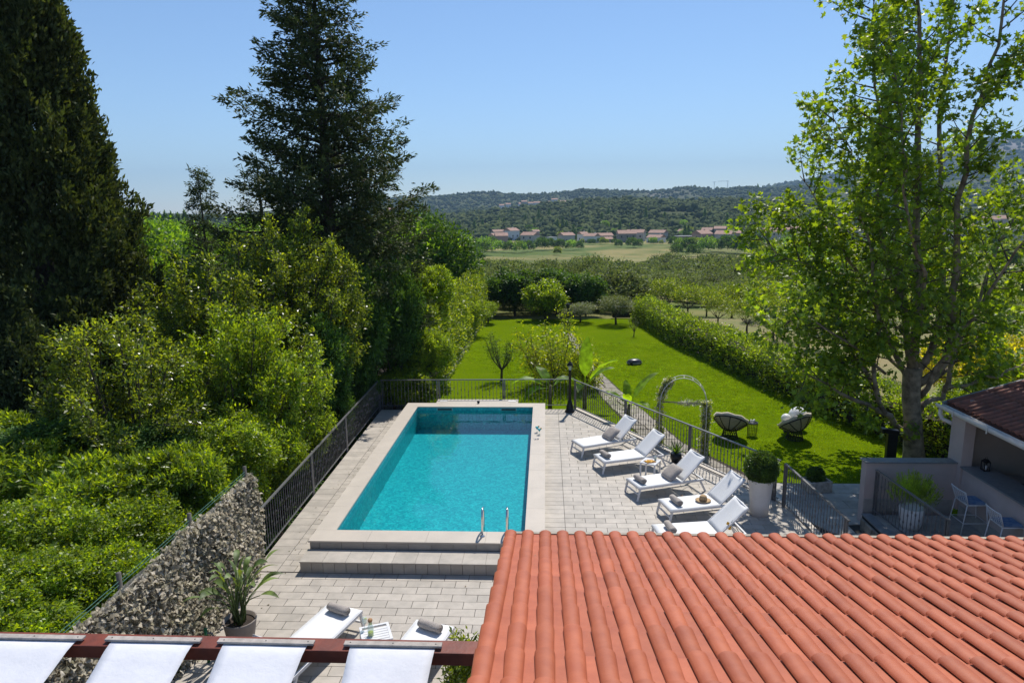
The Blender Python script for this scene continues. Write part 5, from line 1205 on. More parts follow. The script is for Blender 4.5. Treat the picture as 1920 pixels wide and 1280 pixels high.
hedge('vine_hedge', 'tall vine covered fence along the left side of the lawn', [(-5.0, 27.5), (-4.95, 34), (-4.9, 41), (-4.7, 47)], .55, 3.1, 3800, l_lime, .13, .07)
part('stone_edging', MB().bar((-4.42, 27, -.36), (-4.30, 46, -.36), .14, .14), m_stonepave, [o for o in COL.objects if o.name == 'vine_hedge'][0], loc=tuple(-Vector([o for o in COL.objects if o.name == 'vine_hedge'][0].location)))
# trees at the end of the lawn
tB = trunk_mesh('trunk', 3.2, .10, 1.6, 6, seed=3)
pFar = foliage('crown', l_bright, (1.7, 1.7, 2.1), 900, 9, .20, .11, .24, 38, .6, -.9, .2, .8, lobes=24)
pFarD = foliage('crown', l_dark, (1.7, 1.7, 2.1), 900, 9, .22, .11, .26, 39, .6, -.9, .2, .8, lobes=26)
Gd = 'dark evergreen trees closing the end of the lawn'
for i, (x, y, rx, rz, Y, lab) in enumerate([(905, 555, 42, 40, 49, 'leftmost of the dark trees closing the lawn'), (965, 545, 45, 42, 50, 'dark round tree left of the bright conical one'), (1045, 545, 50, 42, 50.5, 'broad dark tree behind the bright conical one'), (1098, 552, 38, 40, 49.5, 'rightmost of the dark trees closing the lawn')]):
    shrub_tree('evergreen_tree', lab, x, y, Y, pFarD, tB, rx, rz, (1.7, 1.7, 2.1), rot=i, gz0=-.6, group=Gd)
shrub_tree('evergreen_tree', 'bright green bushy tree in the middle of the lawn end', 1022, 562, 47, pFar, tB, 40, 42, (1.7, 1.7, 2.1), rot=1, gz0=-.5)
pOl = foliage('crown', l_olive, (1.3, 1.3, 1.0), 800, 10, .13, .03, .16, 41, .4, -.7, .3, .4)
pSm = foliage('crown', l_hedge, (1.3, 1.3, 1.0), 620, 10, .12, .05, .18, 42, .4, -.6, .3, .4)
def small_tree(name, label, x, yb, yt, rx, crown, mat_trunk=None, gzz=-.4, rot=0, cat='tree', nat=(1.3, 1.3, 1.0)):
    b = at(x, yb, gzz); top = aty(x, yt, b.y).z; h = top-gzz; r = rx/F_PX*b.y
    t = thing(name, label, cat, (b.x, b.y, gzz), rot); link('crown', crown, t, (0, 0, h*.66), (0, 0, 0), (r/nat[0], r/nat[0], h*.36/nat[2]))
    link('trunk', tB, t, None, None, (r/1.7, r/1.7, h*.85/3.2)); return t
small_tree('olive_tree', 'lone silvery olive tree at the far right end of the lawn', 1155, 608, 552, 32, pOl)
small_tree('olive_tree', 'low silvery olive bush in front of the dark trees', 1088, 604, 567, 30, pOl, rot=2)
small_tree('fruit_tree', 'fruit tree with forked trunk on the left of the lawn', 882, 629, 560, 38, pSm)
small_tree('fruit_tree', 'bright fruit tree near the far left corner of the lawn', 915, 606, 566, 24, pSm, rot=3)
# sparse bare small trees and the bushy pomegranate
def wispy(name, label, loc, H, R, n, m, leafm, L, W, seed, nst=7, cat='tree', spread=.16, tr=.05, fk=.28):
    r = np.random.default_rng(seed); mb = MB(); C = []; D = []; f = H*fk
    mb.tube([(0, 0, -.1), (.03, 0, f)], [tr*1.2, tr], 7)
    for i in range(nst):
        a = 2*PI*i/nst+r.uniform(-.4, .4); q = R*r.uniform(.45, 1); tip = np.array([math.cos(a)*q, math.sin(a)*q, H*r.uniform(.75 if fk > .1 else .35, 1.0)*(1 if fk > .1 else 1.1-.6*q/R)]); p0 = np.array([.03, 0, f*.9]); mid = p0*.5+tip*.5+np.array([math.cos(a), math.sin(a), 0])*.12*R-[0, 0, .05*H]
        pth_ = smooth_path([p0, mid, tip], 7); mb.tube(pth_, np.linspace(tr*.7, .006, 7), 5)
        for k in range(n):
            t = r.uniform(.35, 1); j = min(5, int(t*6)); b = pth_[j]+(pth_[j+1]-pth_[j])*(t*6-j) if j < 6 else tip
            v = r.normal(size=3)+[0, 0, .6]; v /= np.linalg.norm(v); e = b+v*R*r.uniform(.15, .4); mb.tube([b, e], [.008, .003], 3)
            for s_ in (.5, 1): C.append(b+(e-b)*s_); D.append(v)
    t = thing(name, label, cat, loc); part('trunk', mb, m_bark, t)
    V, F_ = clusters(np.array(C), unit(np.array(D)), spread, m, L, W); link('crown', npmesh('crown', V, F_, leafm), t); return t
wispy('fruit_tree', 'small thinly leaved tree on the lawn behind the middle of the far railing', at(940, 714, -.4), 1.95, .75, 26, 4, l_dark, .07, .03, 51)
wispy('sapling', 'tiny bare grey sapling on the right of the lawn', at(1188, 631, -.4), 1.15, .35, 10, 2, l_olive, .06, .02, 52, 5, tr=.03)
wispy('pomegranate_bush', 'loose yellow green bush behind the lamp post', (.35, 28.3, -.4), 4.2, 1.6, 30, 5, l_yellow, .12, .055, 53, 22, 'bush', .2, .035, .06)
wispy('pomegranate_bush', 'smaller yellow green bush right of the loose bush by the path', (1.75, 27.6, -.4), 2.0, .65, 24, 5, l_yellow, .10, .045, 54, 8, 'bush', .18, .03, .06)
cr = thing('storage_box', 'low dark box under the trees at the far end of the lawn', 'box', tuple(at(1166, 594, -.4)))
part('box', MB().box((0, 0, .35), (1.4, .8, .7)), m_black, cr, bevel=.06); part('lid', MB().box((0, 0, .73), (1.46, .86, .06)), m_black, cr)

# banana plants
def banana(label, loc, leaves, seed):
    t = thing('banana_plant', label, 'banana plant', loc, 0, None); r = random.Random(seed)
    part('stem', MB().tube([(0, 0, -.1), (0, 0, .5), (.02, 0, .95)], [.09, .07, .05], 8), m_pottaupe if False else M('banana_stem', (.16, .15, .05), (.10, .07, .03), 6, .7), t, True)
    for a, tilt, L, W in leaves:
        d = Vector((math.cos(a), math.sin(a), 0)); N = 14; vs = []
        base = Vector((0, 0, .85))
        for i in range(N+1):
            s_ = i/N; th = tilt-1.0*s_*s_*(1.35-tilt/1.5)
            base = base+ (d*math.cos(th)+Vector((0, 0, math.sin(th))))*(L/N)
            w_ = W*.5*max(.03, math.sin(min(1, max(0, (s_-.16)/.84))**.7*PI))**.65 if s_ > .16 else .012
            sd_ = Vector((-d.y, d.x, 0)); up = Vector((0, 0, 1))
            for k, e in enumerate((-1, -.5, 0, .5, 1)):
                vs.append(base+sd_*w_*e+up*(w_*abs(e)*.35+ (.012*math.sin(i*5+k)) ))
        fs = [(i*5+k, i*5+k+1, (i+1)*5+k+1, (i+1)*5+k) for i in range(N) for k in range(4)]
        part('leaf', MB().add(vs, fs), l_banana, t, True)
    return t
banana('banana plant with one tall upright leaf beside the lamp post', (1.45, 24.9, -.4), [(1.2, 1.52, 1.75, .54), (3.3, .55, 1.2, .44), (-.55, .95, 1.7, .50), (.1, .8, 1.3, .44), (4.4, .4, 1.0, .4)], 1)
banana('banana plant with splayed leaves just behind the first railing post', (2.75, 22.2, -.4), [(.35, 1.0, 1.5, .42), (2.9, .8, .9, .3), (4.4, 1.0, .8, .3), (1.7, 1.2, .9, .3), (-.8, .5, .9, .3)], 2)
banana('low banana plant behind the far railing left of the lamp post', (.15, 24.7, -.4), [(3.15, .45, 1.45, .50), (2.3, .95, 1.0, .46), (.2, .6, .9, .42), (3.7, .1, 1.2, .46)], 3)

# strelitzia pot
sp_ = thing('strelitzia_pot', 'long stalked strelitzia in a taupe pot beside the camouflage net', 'plant', (-4.98, 9.85, 0))
part('pot', MB().lathe([(.22, 0), (.27, .25), (.30, .46), (.31, .50), (.285, .50), (.27, .42)], (0, 0, 0), 28), m_pottaupe, sp_, True); part('soil', MB().lathe([(.27, .40), (.27, .43)], (0, 0, 0), 20), m_soil, sp_)
sp_.scale = (.86, .86, .86)
r5 = random.Random(9)
for i in range(30):
    a = r5.uniform(0, 2*PI); lean = r5.uniform(.12, .75); H_ = r5.uniform(.7, 1.35); d = Vector((math.cos(a), math.sin(a), 0)); b = Vector((r5.uniform(-.1, .1), r5.uniform(-.1, .1), .42))
    pts = [b, b+d*lean*.25*H_+Vector((0, 0, .5*H_)), b+d*lean*.75*H_+Vector((0, 0, .9*H_*(1-lean*.25)))]
    st_ = part('leaf', MB().tube(smooth_path(pts, 6), [.014, .013, .012, .011, .009, .008], 5), l_strel, sp_, True)
    tip = Vector(pts[-1]); dr = (Vector(pts[-1])-Vector(pts[-2])).normalized(); L = r5.uniform(.38, .60); W = r5.uniform(.045, .075); sdv = Vector((-d.y, d.x, 0)); sdv = (sdv+Vector((0, 0, r5.uniform(-.8, .8)))).normalized(); vs = []
    for j in range(8):
        s_ = j/7; c = tip+(dr*(1-.3*s_)+d*.35*s_-Vector((0, 0, .25*s_*s_)))*L*s_; w_ = W*math.sin(PI*min(1, s_*.96+.03))**.8; nn = dr.cross(sdv)
        vs += [c-sdv*w_+nn*w_*.35, c, c+sdv*w_+nn*w_*.35]
    part('blade', MB().add(vs, [(j*3+k, j*3+k+1, (j+1)*3+k+1, (j+1)*3+k) for j in range(7) for k in range(2)]), l_strel, st_, True)
hs = thing('hose_holder', 'small green garden tap stub beside the camouflage net', 'tap', tuple(at(386, 1186, .5).xy)+(0,)); part('pipe', MB().tube([(0, 0, 0), (0, 0, .58)], .025, 8), M('green_paint', (.03, .16, .05)), hs, True); part('tap', MB().tube([(0, 0, .5), (.1, 0, .5), (.11, 0, .44)], .014, 6), m_steel, hs)
# potted shrub below the pergola by the wall
pp = thing('potted_shrub', 'glossy leafy shrub under the pergola beam against the house', 'plant', (-1.02, 7.9, 0)); part('pot', MB().lathe([(.16, 0), (.2, .36), (.19, .36), (.17, .3)], (0, 0, 0), 20), m_terra, pp, True)
lb = foliage('foliage', l_laurel, (.3, .3, .5), 330, 8, .08, .032, .09, 61, .3, -.9, .2, .5); link('foliage', lb, pp, (0, 0, 1.0)); part('stem', MB().tube([(0, 0, .3), (0, 0, .9)], .02, 6), m_bark, pp)

# camouflage net
cn = thing('camouflage_net', 'beige camouflage net screen on posts left of the terrace', 'screen', (-5.78, 9.0, 0))
Y0, Y1_ = 5.0, 12.45; NH = 1.88
n = 19000; ys = rng.uniform(Y0-9.0, Y1_-9.0, n); zs = rng.uniform(0, 1, n)**.9; top = NH+.03*np.sin(ys*2.1); zz = zs*(top-.03)+.02
xs = .10*(np.sin(ys*3.1+zz*1.3)*.5+np.sin(ys*1.3-zz*2.4)*.7)*(1-.5*zs)+rng.normal(size=n)*.035+(1-zs)*.16
C = np.stack([xs, ys, zz], 1); ax = unit(np.stack([rng.normal(size=n)*.6+.25, rng.normal(size=n)*.9, rng.normal(size=n)*.6-.35], 1)); nn = unit(np.stack([np.ones(n)*.6+rng.normal(size=n)*.5, rng.normal(size=n)*.6+.3, rng.normal(size=n)*.6+.9], 1))
A = ax; B = unit(np.cross(nn, A)); Nn = np.cross(A, B); L = rng.uniform(.055, .10, (n, 1)); W = rng.uniform(.045, .08, (n, 1)); curl = rng.uniform(.1, .7, (n, 1))
V = np.stack([C-B*W*.25, C+A*L*.45-B*W*.55+Nn*W*curl, C+A*L*.8-B*W*.15+Nn*W*curl*.6, C+A*L*.42, C+A*L+B*W*.25-Nn*L*.15, C+A*L*.5+B*W*.6+Nn*W*curl, C+B*W*.25], 1).reshape(-1, 3)
base = np.arange(n)[:, None, None]*7; F_ = (np.array([(0, 3, 2, 1), (3, 0, 6, 5), (2, 3, 5, 4)])[None]+base).reshape(-1, 4)
o = link('scrim_flaps', npmesh('scrim_flaps', V, F_, l_camo), cn); o['kind'] = 'stuff'
bk_ = MB()
for k in range(31): bk_.tube([(-.03, -4.0+.248*k, .02), (-.02, -4.0+.248*k, NH-.02)], .004, 3)
for k in range(9): bk_.tube([(-.03, -4.0, .05+.22*k), (-.03, 3.45, .05+.22*k)], .004, 3)
part('net', bk_, m_batten, cn)
sheet = MB(); N1 = 60; sheet.add([(-.05+.10*(math.sin((-4+7.44*i/N1)*3.1)*.5)*.6, -4+7.44*i/N1, z) for i in range(N1+1) for z in (.0, NH-.04)], [(2*i, 2*i+2, 2*i+3, 2*i+1) for i in range(N1)]); part('backing', sheet, l_camo, cn)
for y_ in (12.42, 10.3, 8.4, 6.7): part('post', MB().tube([(-5.90+5.78, y_-9, -1), (-5.90+5.78, y_-9, NH+.16)], .035, 7), M('grey_wood_post', (.12, .11, .10), (.07, .065, .06), 8, .8) if y_ > 12 else bpy.data.materials['grey_wood_post'], cn, True)
for dz in (.02, .07): part('wire', MB().tube([(-.10, -4, NH+dz), (-.10, 0, NH+dz-.02), (-.10, 3.4, NH+dz)], .006, 4), m_reed, cn)

# ================================================================== RIGHT OF THE HEDGE
pY = foliage('crown', l_gold, (1.8, 1.6, 1.3), 900, 10, .16, .06, .2, 71, .4, -.8, .25)
pG = foliage('crown', l_lime, (1.5, 1.5, 1.1), 300, 8, .17, .07, .25, 72, .35, -.6, .35)
for i, (x, y, Y, rx, rz, me, nat, lab) in enumerate([(1790, 690, 26, 70, 50, pY, (1.8, 1.6, 1.3), 'golden yellow flowering bush behind the plane tree'), (1880, 680, 27, 70, 55, pY, (1.8, 1.6, 1.3), 'golden yellow bush right of the plane tree at the photo edge'),
      (1850, 760, 22, 80, 45, pB, NB, 'green shrub behind the bar roof'), (1640, 650, 30, 40, 30, pG, (1.5, 1.5, 1.1), 'yellow green bush between hedge and plane tree')]):
    shrub_tree('broom_bush' if 'golden' in lab else 'leafy_shrub', lab, x, y, Y, me, None, rx, rz, nat, 'shrub', rot=i, gz0=-.4)
GO = 'young fruit trees in the dry field beyond the hedge'
i = 0
for (x, yb) in [(1290, 592), (1325, 586), (1372, 590), (1425, 600), (1345, 612), (1400, 625), (1450, 640), (1480, 610), (1515, 655), (1545, 625), (1570, 670), (1600, 640), (1640, 600), (1680, 640), (1740, 610), (1790, 600), (1850, 610), (1900, 590), (1250, 580), (1480, 585), (1560, 590), (1620, 575)]:
    b = at(x, yb, -.45); sc = random.uniform(.7, .95); t = thing('fruit_tree', 'young fruit tree standing in the dry field right of the hedge', 'tree', (b.x, b.y, gz(b.x, b.y) if b.y > 47 else -.45), i, GO); i += 1
    link('crown', pG, t, (0, 0, 2.0*sc), None, (sc, sc, sc)); link('trunk', tB, t, None, None, (.8*sc, .8*sc, .62*sc))

# ================================================================== GROVES, MEADOW TREES, WOODS
def lowcrown(name, mat, R, n, L, W, seed, m=4, spread=.5, low=-.5, cz=0, lump=.25):
    return foliage(name, mat, R, n, m, L, W, spread, seed, .55, low, lump, .8, cz=cz)
grove = [lowcrown('olive_tree', l_olivegreen, (2.3, 2.3, 1.7), 300, .42, .22, 80+k, cz=1.7) for k in range(4)]
grove_near = [lowcrown('olive_tree', l_olivegreen, (2.3, 2.3, 1.8), 900, .24, .10, 90+k, m=8, spread=.4, cz=1.8) for k in range(2)]
wood = [lowcrown('woodland_tree', m_, (3.4, 3.4, 3.0), 420, .55, .34, 100+k, cz=3.2) for k, m_ in enumerate((l_wood, l_wood, l_dark, l_lime))]
wood_near = [lowcrown('woodland_tree', m_, (3.4, 3.4, 3.0), 1500, .24, .13, 140+k, m=8, spread=.42, cz=3.2) for k, m_ in enumerate((l_wood, l_dark))]
cypm = plume_column('cypress_tree', 9, [(0, .7), (2, 1.05), (6, .7), (9, .05)], 220, 6, l_dark, L=.6, W=.25, seed=120, spread=.5)
cnt = 0; GG = 'olive trees of the grove beyond the lawn'; rg = random.Random(12)
row = 0; Y = 53
azr = math.radians
while Y < 250 and cnt < 295:
    step = 4.6 if Y < 100 else 5.6+(Y-100)*.02
    xl, xr = az_el(805 if Y < 110 else 820, 500)[0], az_el(1640, 500)[0]
    x = Y*math.tan(xl)+rg.uniform(0, 3)
    while x < Y*math.tan(xr):
        px_clear = False
        a = math.degrees(math.atan2(x, Y))
        # clearing right of the middle, dry field near
        if (58 < Y < 112 and az_el(1235, 500)[0] < math.atan2(x, Y) < az_el(1300, 500)[0] and rg.random() < .8): px_clear = True
        if Y < 62 and x > 8: px_clear = True
        if Y > 205 and math.atan2(x, Y) < az_el(1215+(Y-205)*.9, 500)[0]: px_clear = True
        if not px_clear and rg.random() < .93:
            me = rg.choice(grove_near) if Y < 95 else rg.choice(grove); xx, yy = x+rg.uniform(-1.2, 1.2), Y+rg.uniform(-1.5, 1.5); s = rg.uniform(.85, 1.35)*(1.0 if Y < 120 else 1.15)
            o = link('olive_tree', me, None, (xx, yy, gz(xx, yy)-.1), (0, 0, rg.uniform(0, 6)), (s, s, s*rg.uniform(.8, 1.1)*(.72 if Y < 85 else .9))); tag(o, 'dense olive tree in the grove between the lawn and the meadow', 'tree', GG); cnt += 1
        x += step*rg.uniform(.85, 1.2)
    Y += step*(1.0 if Y < 100 else 1.5+(Y-100)*.012); row += 1
print('grove', cnt, 'last Y', Y)
def put_px(me, name, x, y, D, s, label, group, cat='tree', sz=None):
    d = ray(x, y); a = math.atan2(d.x, d.y); xx, yy = D*math.sin(a), D*math.cos(a)
    o = link(name, me, None, (xx, yy, gz(xx, yy)-.3), (0, 0, rg.uniform(0, 6)), (s, s, sz or s)); tag(o, label, cat, group); return o
# big trees around the meadow and village
G1 = 'broad trees around the meadow and the village'
for x, D, s, k in [(815, 250, 1.6, 0), (790, 240, 1.5, 0), (850, 265, 1.3, 0), (880, 250, 1.4, 2), (905, 300, 1.6, 0), (868, 330, 1.9, 0), (845, 380, 2.0, 3), (800, 330, 1.9, 2), (785, 300, 1.6, 2), (893, 262, 1.2, 2), (915, 340, 1.6, 2), (935, 330, 1.2, 0), (955, 325, 1.1, 2), (975, 320, 1.2, 0), (990, 330, 1.2, 2), (1015, 345, 1.4, 2), (1030, 350, 1.3, 2), (1050, 350, 1.2, 2), (1070, 345, 1.1, 0), (1085, 350, 1.0, 2), (1045, 300, .8, 3), (1160, 380, .9, 2), (1185, 375, 1.2, 2), (1195, 370, 1.0, 2), (1262, 380, 1.2, 2), (1275, 330, 1.2, 0), (1290, 330, 1.4, 2), (1310, 335, 1.3, 3), (1325, 320, 1.5, 0), (1345, 330, 1.3, 2), (1365, 320, 1.7, 2), (1385, 315, 1.6, 2), (1405, 310, 1.6, 2), (1430, 310, 1.5, 2), (1300, 290, 1.1, 2), (1270, 300, 1.0, 2), (1225, 420, .9, 0), (1110, 420, .8, 2), (1130, 425, .9, 3)]:
    put_px(wood[k], 'meadow_tree', x, 460, D, s*.8, 'broad tree at the edge of the dry meadow below the village', G1)
for i in range(46):
    put_px(wood[i % 4], 'meadow_tree', rg.uniform(1445, 1935), 460, rg.uniform(110, 420), rg.uniform(.8, 1.5), 'tree in the valley seen through the plane tree', 'valley trees behind the plane tree')
for i in range(40):
    put_px(wood[(0, 0, 2, 3)[i % 4]], 'meadow_tree', rg.uniform(780, 1430), 460, rg.uniform(500, 570), rg.uniform(.6, 1.1), 'tree among the houses at the foot of the hill', 'trees among the village houses')
for x in range(905, 1400, 13):
    put_px(wood[(2, 0, 2, 3)[(x//13) % 4]], 'village_tree', x+rg.uniform(-5, 5), 460, rg.uniform(418, 446), rg.uniform(.28, .62), 'small tree in front of the village houses', 'small trees in front of the village houses')
G2 = 'leafy trees of the wood left of the garden'
for i in range(150):
    D = 44+190*rg.random()**1.3; x = rg.uniform(150, 800) if i % 3 else rg.uniform(190, 420)
    if x > 640 and D > 170: continue
    s = rg.uniform(.9, 1.5)*(1 if D > 80 else .75); d = ray(x, 500); a = math.atan2(d.x, d.y); xx, yy = D*math.sin(a), D*math.cos(a)
    hz = {True: 0, False: 1}[D < 80]; z = 2.2 - 5.5*(D-44)/190 if True else 0
    o = link('woodland_tree', wood[(0, 0, 3, 2)[i % 4]] if D > 95 else wood_near[i % 4 == 3], None, (xx, yy, gz(xx, yy)-.3), (0, 0, rg.uniform(0, 6)), (s, s, s*1.15)); tag(o, 'bright green leafy tree in the wood between the cypress and the tall conifer', 'tree', G2)
G3 = 'row of dark cypresses on the left horizon'
for x, y in [(272, 402), (286, 402), (299, 404), (309, 401), (321, 402), (333, 404), (346, 399)]:
    D = 330; d = ray(x, y); a = math.atan2(d.x, d.y); xx, yy = D*math.sin(a), D*math.cos(a); e = az_el(x, y)[1]; topz = CAMH+D*math.tan(e); g_ = gz(xx, yy); h = topz-g_
    o = link('cypress_tree', cypm, None, (xx, yy, g_), (0, 0, x), (1.5, 1.5, h/9)); tag(o, 'dark cypress in the row on the left horizon', 'tree', G3)
G4 = 'dark cypresses dotted around the village and hillside'
for x, D in [(935, 640), (945, 610), (985, 640), (1001, 590), (1010, 640), (1017, 600), (862, 560), (890, 570), (1045, 560), (1055, 560), (1062, 555), (1075, 500), (1078, 480), (1105, 510), (1128, 600), (1162, 530), (1290, 470), (1284, 475), (1345, 520), (1352, 525), (1385, 530), (1375, 540), (1362, 560), (1092, 700), (960, 720), (1030, 680), (820, 590), (835, 600), (905, 600), (1140, 640), (1210, 610), (1245, 600), (1320, 610)]:
    put_px(cypm, 'cypress_tree', x, 440, D, 1.1, 'slender dark cypress on the slope above the village', G4, sz=rg.uniform(.8, 1.35))
# far left wood as one mass, and the scrub of the hills
def ico(sub):
    import bmesh
    bm = bmesh.new(); bmesh.ops.create_icosphere(bm, subdivisions=sub, radius=1); bm.verts.ensure_lookup_table(); v = np.array([x.co for x in bm.verts]); f = np.array([[x.index for x in y.verts] for y in bm.faces]); bm.free(); return v, f
def scatter(name, n, sub, d0, d1, a0, a1, smin, smax, mat, seed, label, dens=None, pw=.5, sq=.8):
    r = np.random.default_rng(seed); v, f = ico(sub); d = np.sqrt(r.random(n)*(d1*d1-d0*d0)+d0*d0) if pw == .5 else d0+(d1-d0)*r.random(n)**pw; a = a0+(a1-a0)*r.random(n); x = d*np.sin(a); y = d*np.cos(a)
    if dens is not None: k = dens(x, y, d, a, r); x, y, d = x[k], y[k], d[k]
    n = len(x); z = ground(x, y); s = r.uniform(smin, smax, n)*(.8+.5*r.random(n)**3)
    V = v[None]*(1+.32*r.normal(size=(n, len(v), 1)))*s[:, None, None]*np.stack([np.ones(n), np.ones(n), sq*r.uniform(.8, 1.4, n)], 1)[:, None]+np.stack([x, y, z+s*.35], 1)[:, None]
    F_ = f[None]+np.arange(n)[:, None, None]*len(v); o = link(name, npmesh(name, V.reshape(-1, 3), F_.reshape(-1, 3), mat)); o['kind'] = 'stuff'; o['label'] = label; return o
az = lambda x: az_el(x, 420)[0]
def patch(x, y, d, a, r): return r.random(len(x)) < np.clip(.9+vnoise(x, y, 60, 31)*1.7, .12, 1)
scatter('hill_scrub', 12500, 2, 520, 960, az(700), az(2000), 1.7, 3.7, m_crumb, 1, 'dense green scrub and pines covering the front hill', patch, 1.0)
scatter('hill_scrub', 15000, 1, 960, 2050, az(660), az(2050), 2.6, 5.2, m_crumb, 2, 'darker scrub covering the farther ridge', patch, 1.0)
scatter('hill_scrub', 3500, 1, 2050, 3400, az(1380), az(2150), 5, 10, m_crumb, 3, 'scrub on the mountain behind the plane tree', patch, 1.0)
scatter('far_wood', 5000, 1, 230, 1400, az(-100), az(820), 3.0, 5.2, m_crumb, 4, 'far flat wood reaching the left horizon', None, 1.0)
scatter('valley_scrub', 700, 2, 485, 540, az(780), az(2000), 1.0, 2.4, m_crumb, 5, 'bushes at the foot of the hill', None)

# fallen leaves on the tiles and the roof
nl = 150; X_ = np.r_[rng.uniform(-5.5, -4.85, 60), rng.uniform(-5.5, 5.2, nl-60)]; Y_ = np.r_[rng.uniform(12, 23, 60), rng.uniform(8, 12, 45), rng.uniform(12, 22, nl-105)]; ok_ = ~((X_ > PX0-.05) & (X_ < PX1+.05) & (Y_ > 12) & (Y_ < 22.9)) & (X_ < 5.3-(Y_-15.5).clip(0)*.58)
C_ = np.stack([X_, Y_, np.full(nl, .006)], 1)[ok_]; V, F_ = leaf_arrays(C_, unit(rng.normal(size=C_.shape)*[1, 1, .08]), np.tile([0, 0, 1.], (len(C_), 1)), rng.uniform(.03, .06, len(C_)), rng.uniform(.015, .03, len(C_)))
l_dry = leafmat('dry_leaf', [(.10, .06, .02), (.16, .10, .03), (.07, .08, .02)], trans=(1, 1, .6), tf=.2, gain=1)
o = link('fallen_leaves', npmesh('fallen_leaves', V, F_, l_dry)); o['kind'] = 'stuff'; o['label'] = 'a few dry leaves blown over the terrace tiles'
C_ = np.array([tuple(fr_(rng.uniform(.2, 4.2), rng.uniform(.2, 6.5), .045)) for _ in range(70)]); V, F_ = leaf_arrays(C_, unit(rng.normal(size=C_.shape)*[1, 1, .15]), np.tile([0, .22, .97], (len(C_), 1)), rng.uniform(.015, .035, len(C_)), rng.uniform(.006, .014, len(C_)))
o = part('fallen_leaves', npmesh('fallen_leaves', V, F_, l_dry), None, front); o['kind'] = 'stuff'

# ================================================================== HAZE
m_haze = bpy.data.materials.new('haze_air'); m_haze.use_nodes = True; th_ = m_haze.node_tree; th_.nodes.clear()
oh = th_.nodes.new('ShaderNodeOutputMaterial'); vh = th_.nodes.new('ShaderNodeVolumePrincipled'); vh.inputs['Color'].default_value = (.46, .70, 1, 1); vh.inputs['Density'].default_value = 1.55e-4; vh.inputs['Anisotropy'].default_value = 0
th_.links.new(vh.outputs[0], oh.inputs['Volume'])
hz_ = link('haze', MB().box((0, 0, 215), (13400, 13400, 470)).mesh('haze', m_haze)); hz_['kind'] = 'stuff'; hz_['label'] = 'thin blue summer haze in the air'

# ================================================================== HOUSES
m_hw = M('pale_house_wall', (.50, .46, .42), (.44, .40, .36), .6, .9, coord='World'); m_hp = M('pink_house_wall', (.42, .28, .24), None, rough=.9); m_hs = M('stone_house_wall', (.30, .27, .24), (.22, .20, .18), .8, .9, coord='World'); m_hww = M('white_house_wall', (.70, .69, .67), None, rough=.9)
m_hr = M('far_clay_roof', (.42, .25, .18), (.33, .20, .15), .7, .85, coord='World'); m_hg = M('grey_flat_roof', (.34, .34, .35), None, rough=.8)
def house(x, y, D, w_, dp, h, wall, roof, rot, label, group, ridge=True, base_px=True):
    d = ray(x, y); a = math.atan2(d.x, d.y); e = math.atan2(d.z, math.hypot(d.x, d.y)); xx, yy = D*math.sin(a), D*math.cos(a); zz = CAMH+D*math.tan(e)
    t = thing('village_house', label, 'house', (xx, yy, zz), -a+rot, group)
    part('walls', MB().box((0, 0, h/2-2), (w_, dp, h+4)), wall, t)
    if ridge:
        rh = dp*.24; o_ = .35; part('roof', MB().add([(-w_/2-o_, -dp/2-o_, h), (w_/2+o_, -dp/2-o_, h), (w_/2+o_, dp/2+o_, h), (-w_/2-o_, dp/2+o_, h), (-w_/2-o_, 0, h+rh), (w_/2+o_, 0, h+rh)], [(0, 1, 5, 4), (2, 3, 4, 5), (0, 4, 3), (1, 2, 5), (3, 2, 1, 0)]), roof, t)
        part('chimney', MB().box((w_*.25, dp*.1, h+rh*.9), (.7, .7, 1.4)), wall, t)
    else: part('roof', MB().box((0, 0, h+.12), (w_+.5, dp+.5, .25)), roof, t)
    n = max(2, int(w_/3.2))
    for f_ in range(max(1, int(h/2.9))):
        for i in range(n): part('window', MB().box((-w_/2+w_*(i+.5)/n, -dp/2-.02, 1.5+2.8*f_), (.95, .08, 1.25)), m_pane, t)
    for f_ in range(max(1, int(h/2.9))): part('window', MB().box((-w_/2-.02, 0, 1.5+2.8*f_), (.08, .95, 1.2)), m_pane, t)
    return t
GV = 'houses of the village below the hill'; GR = 'houses on the ridge'
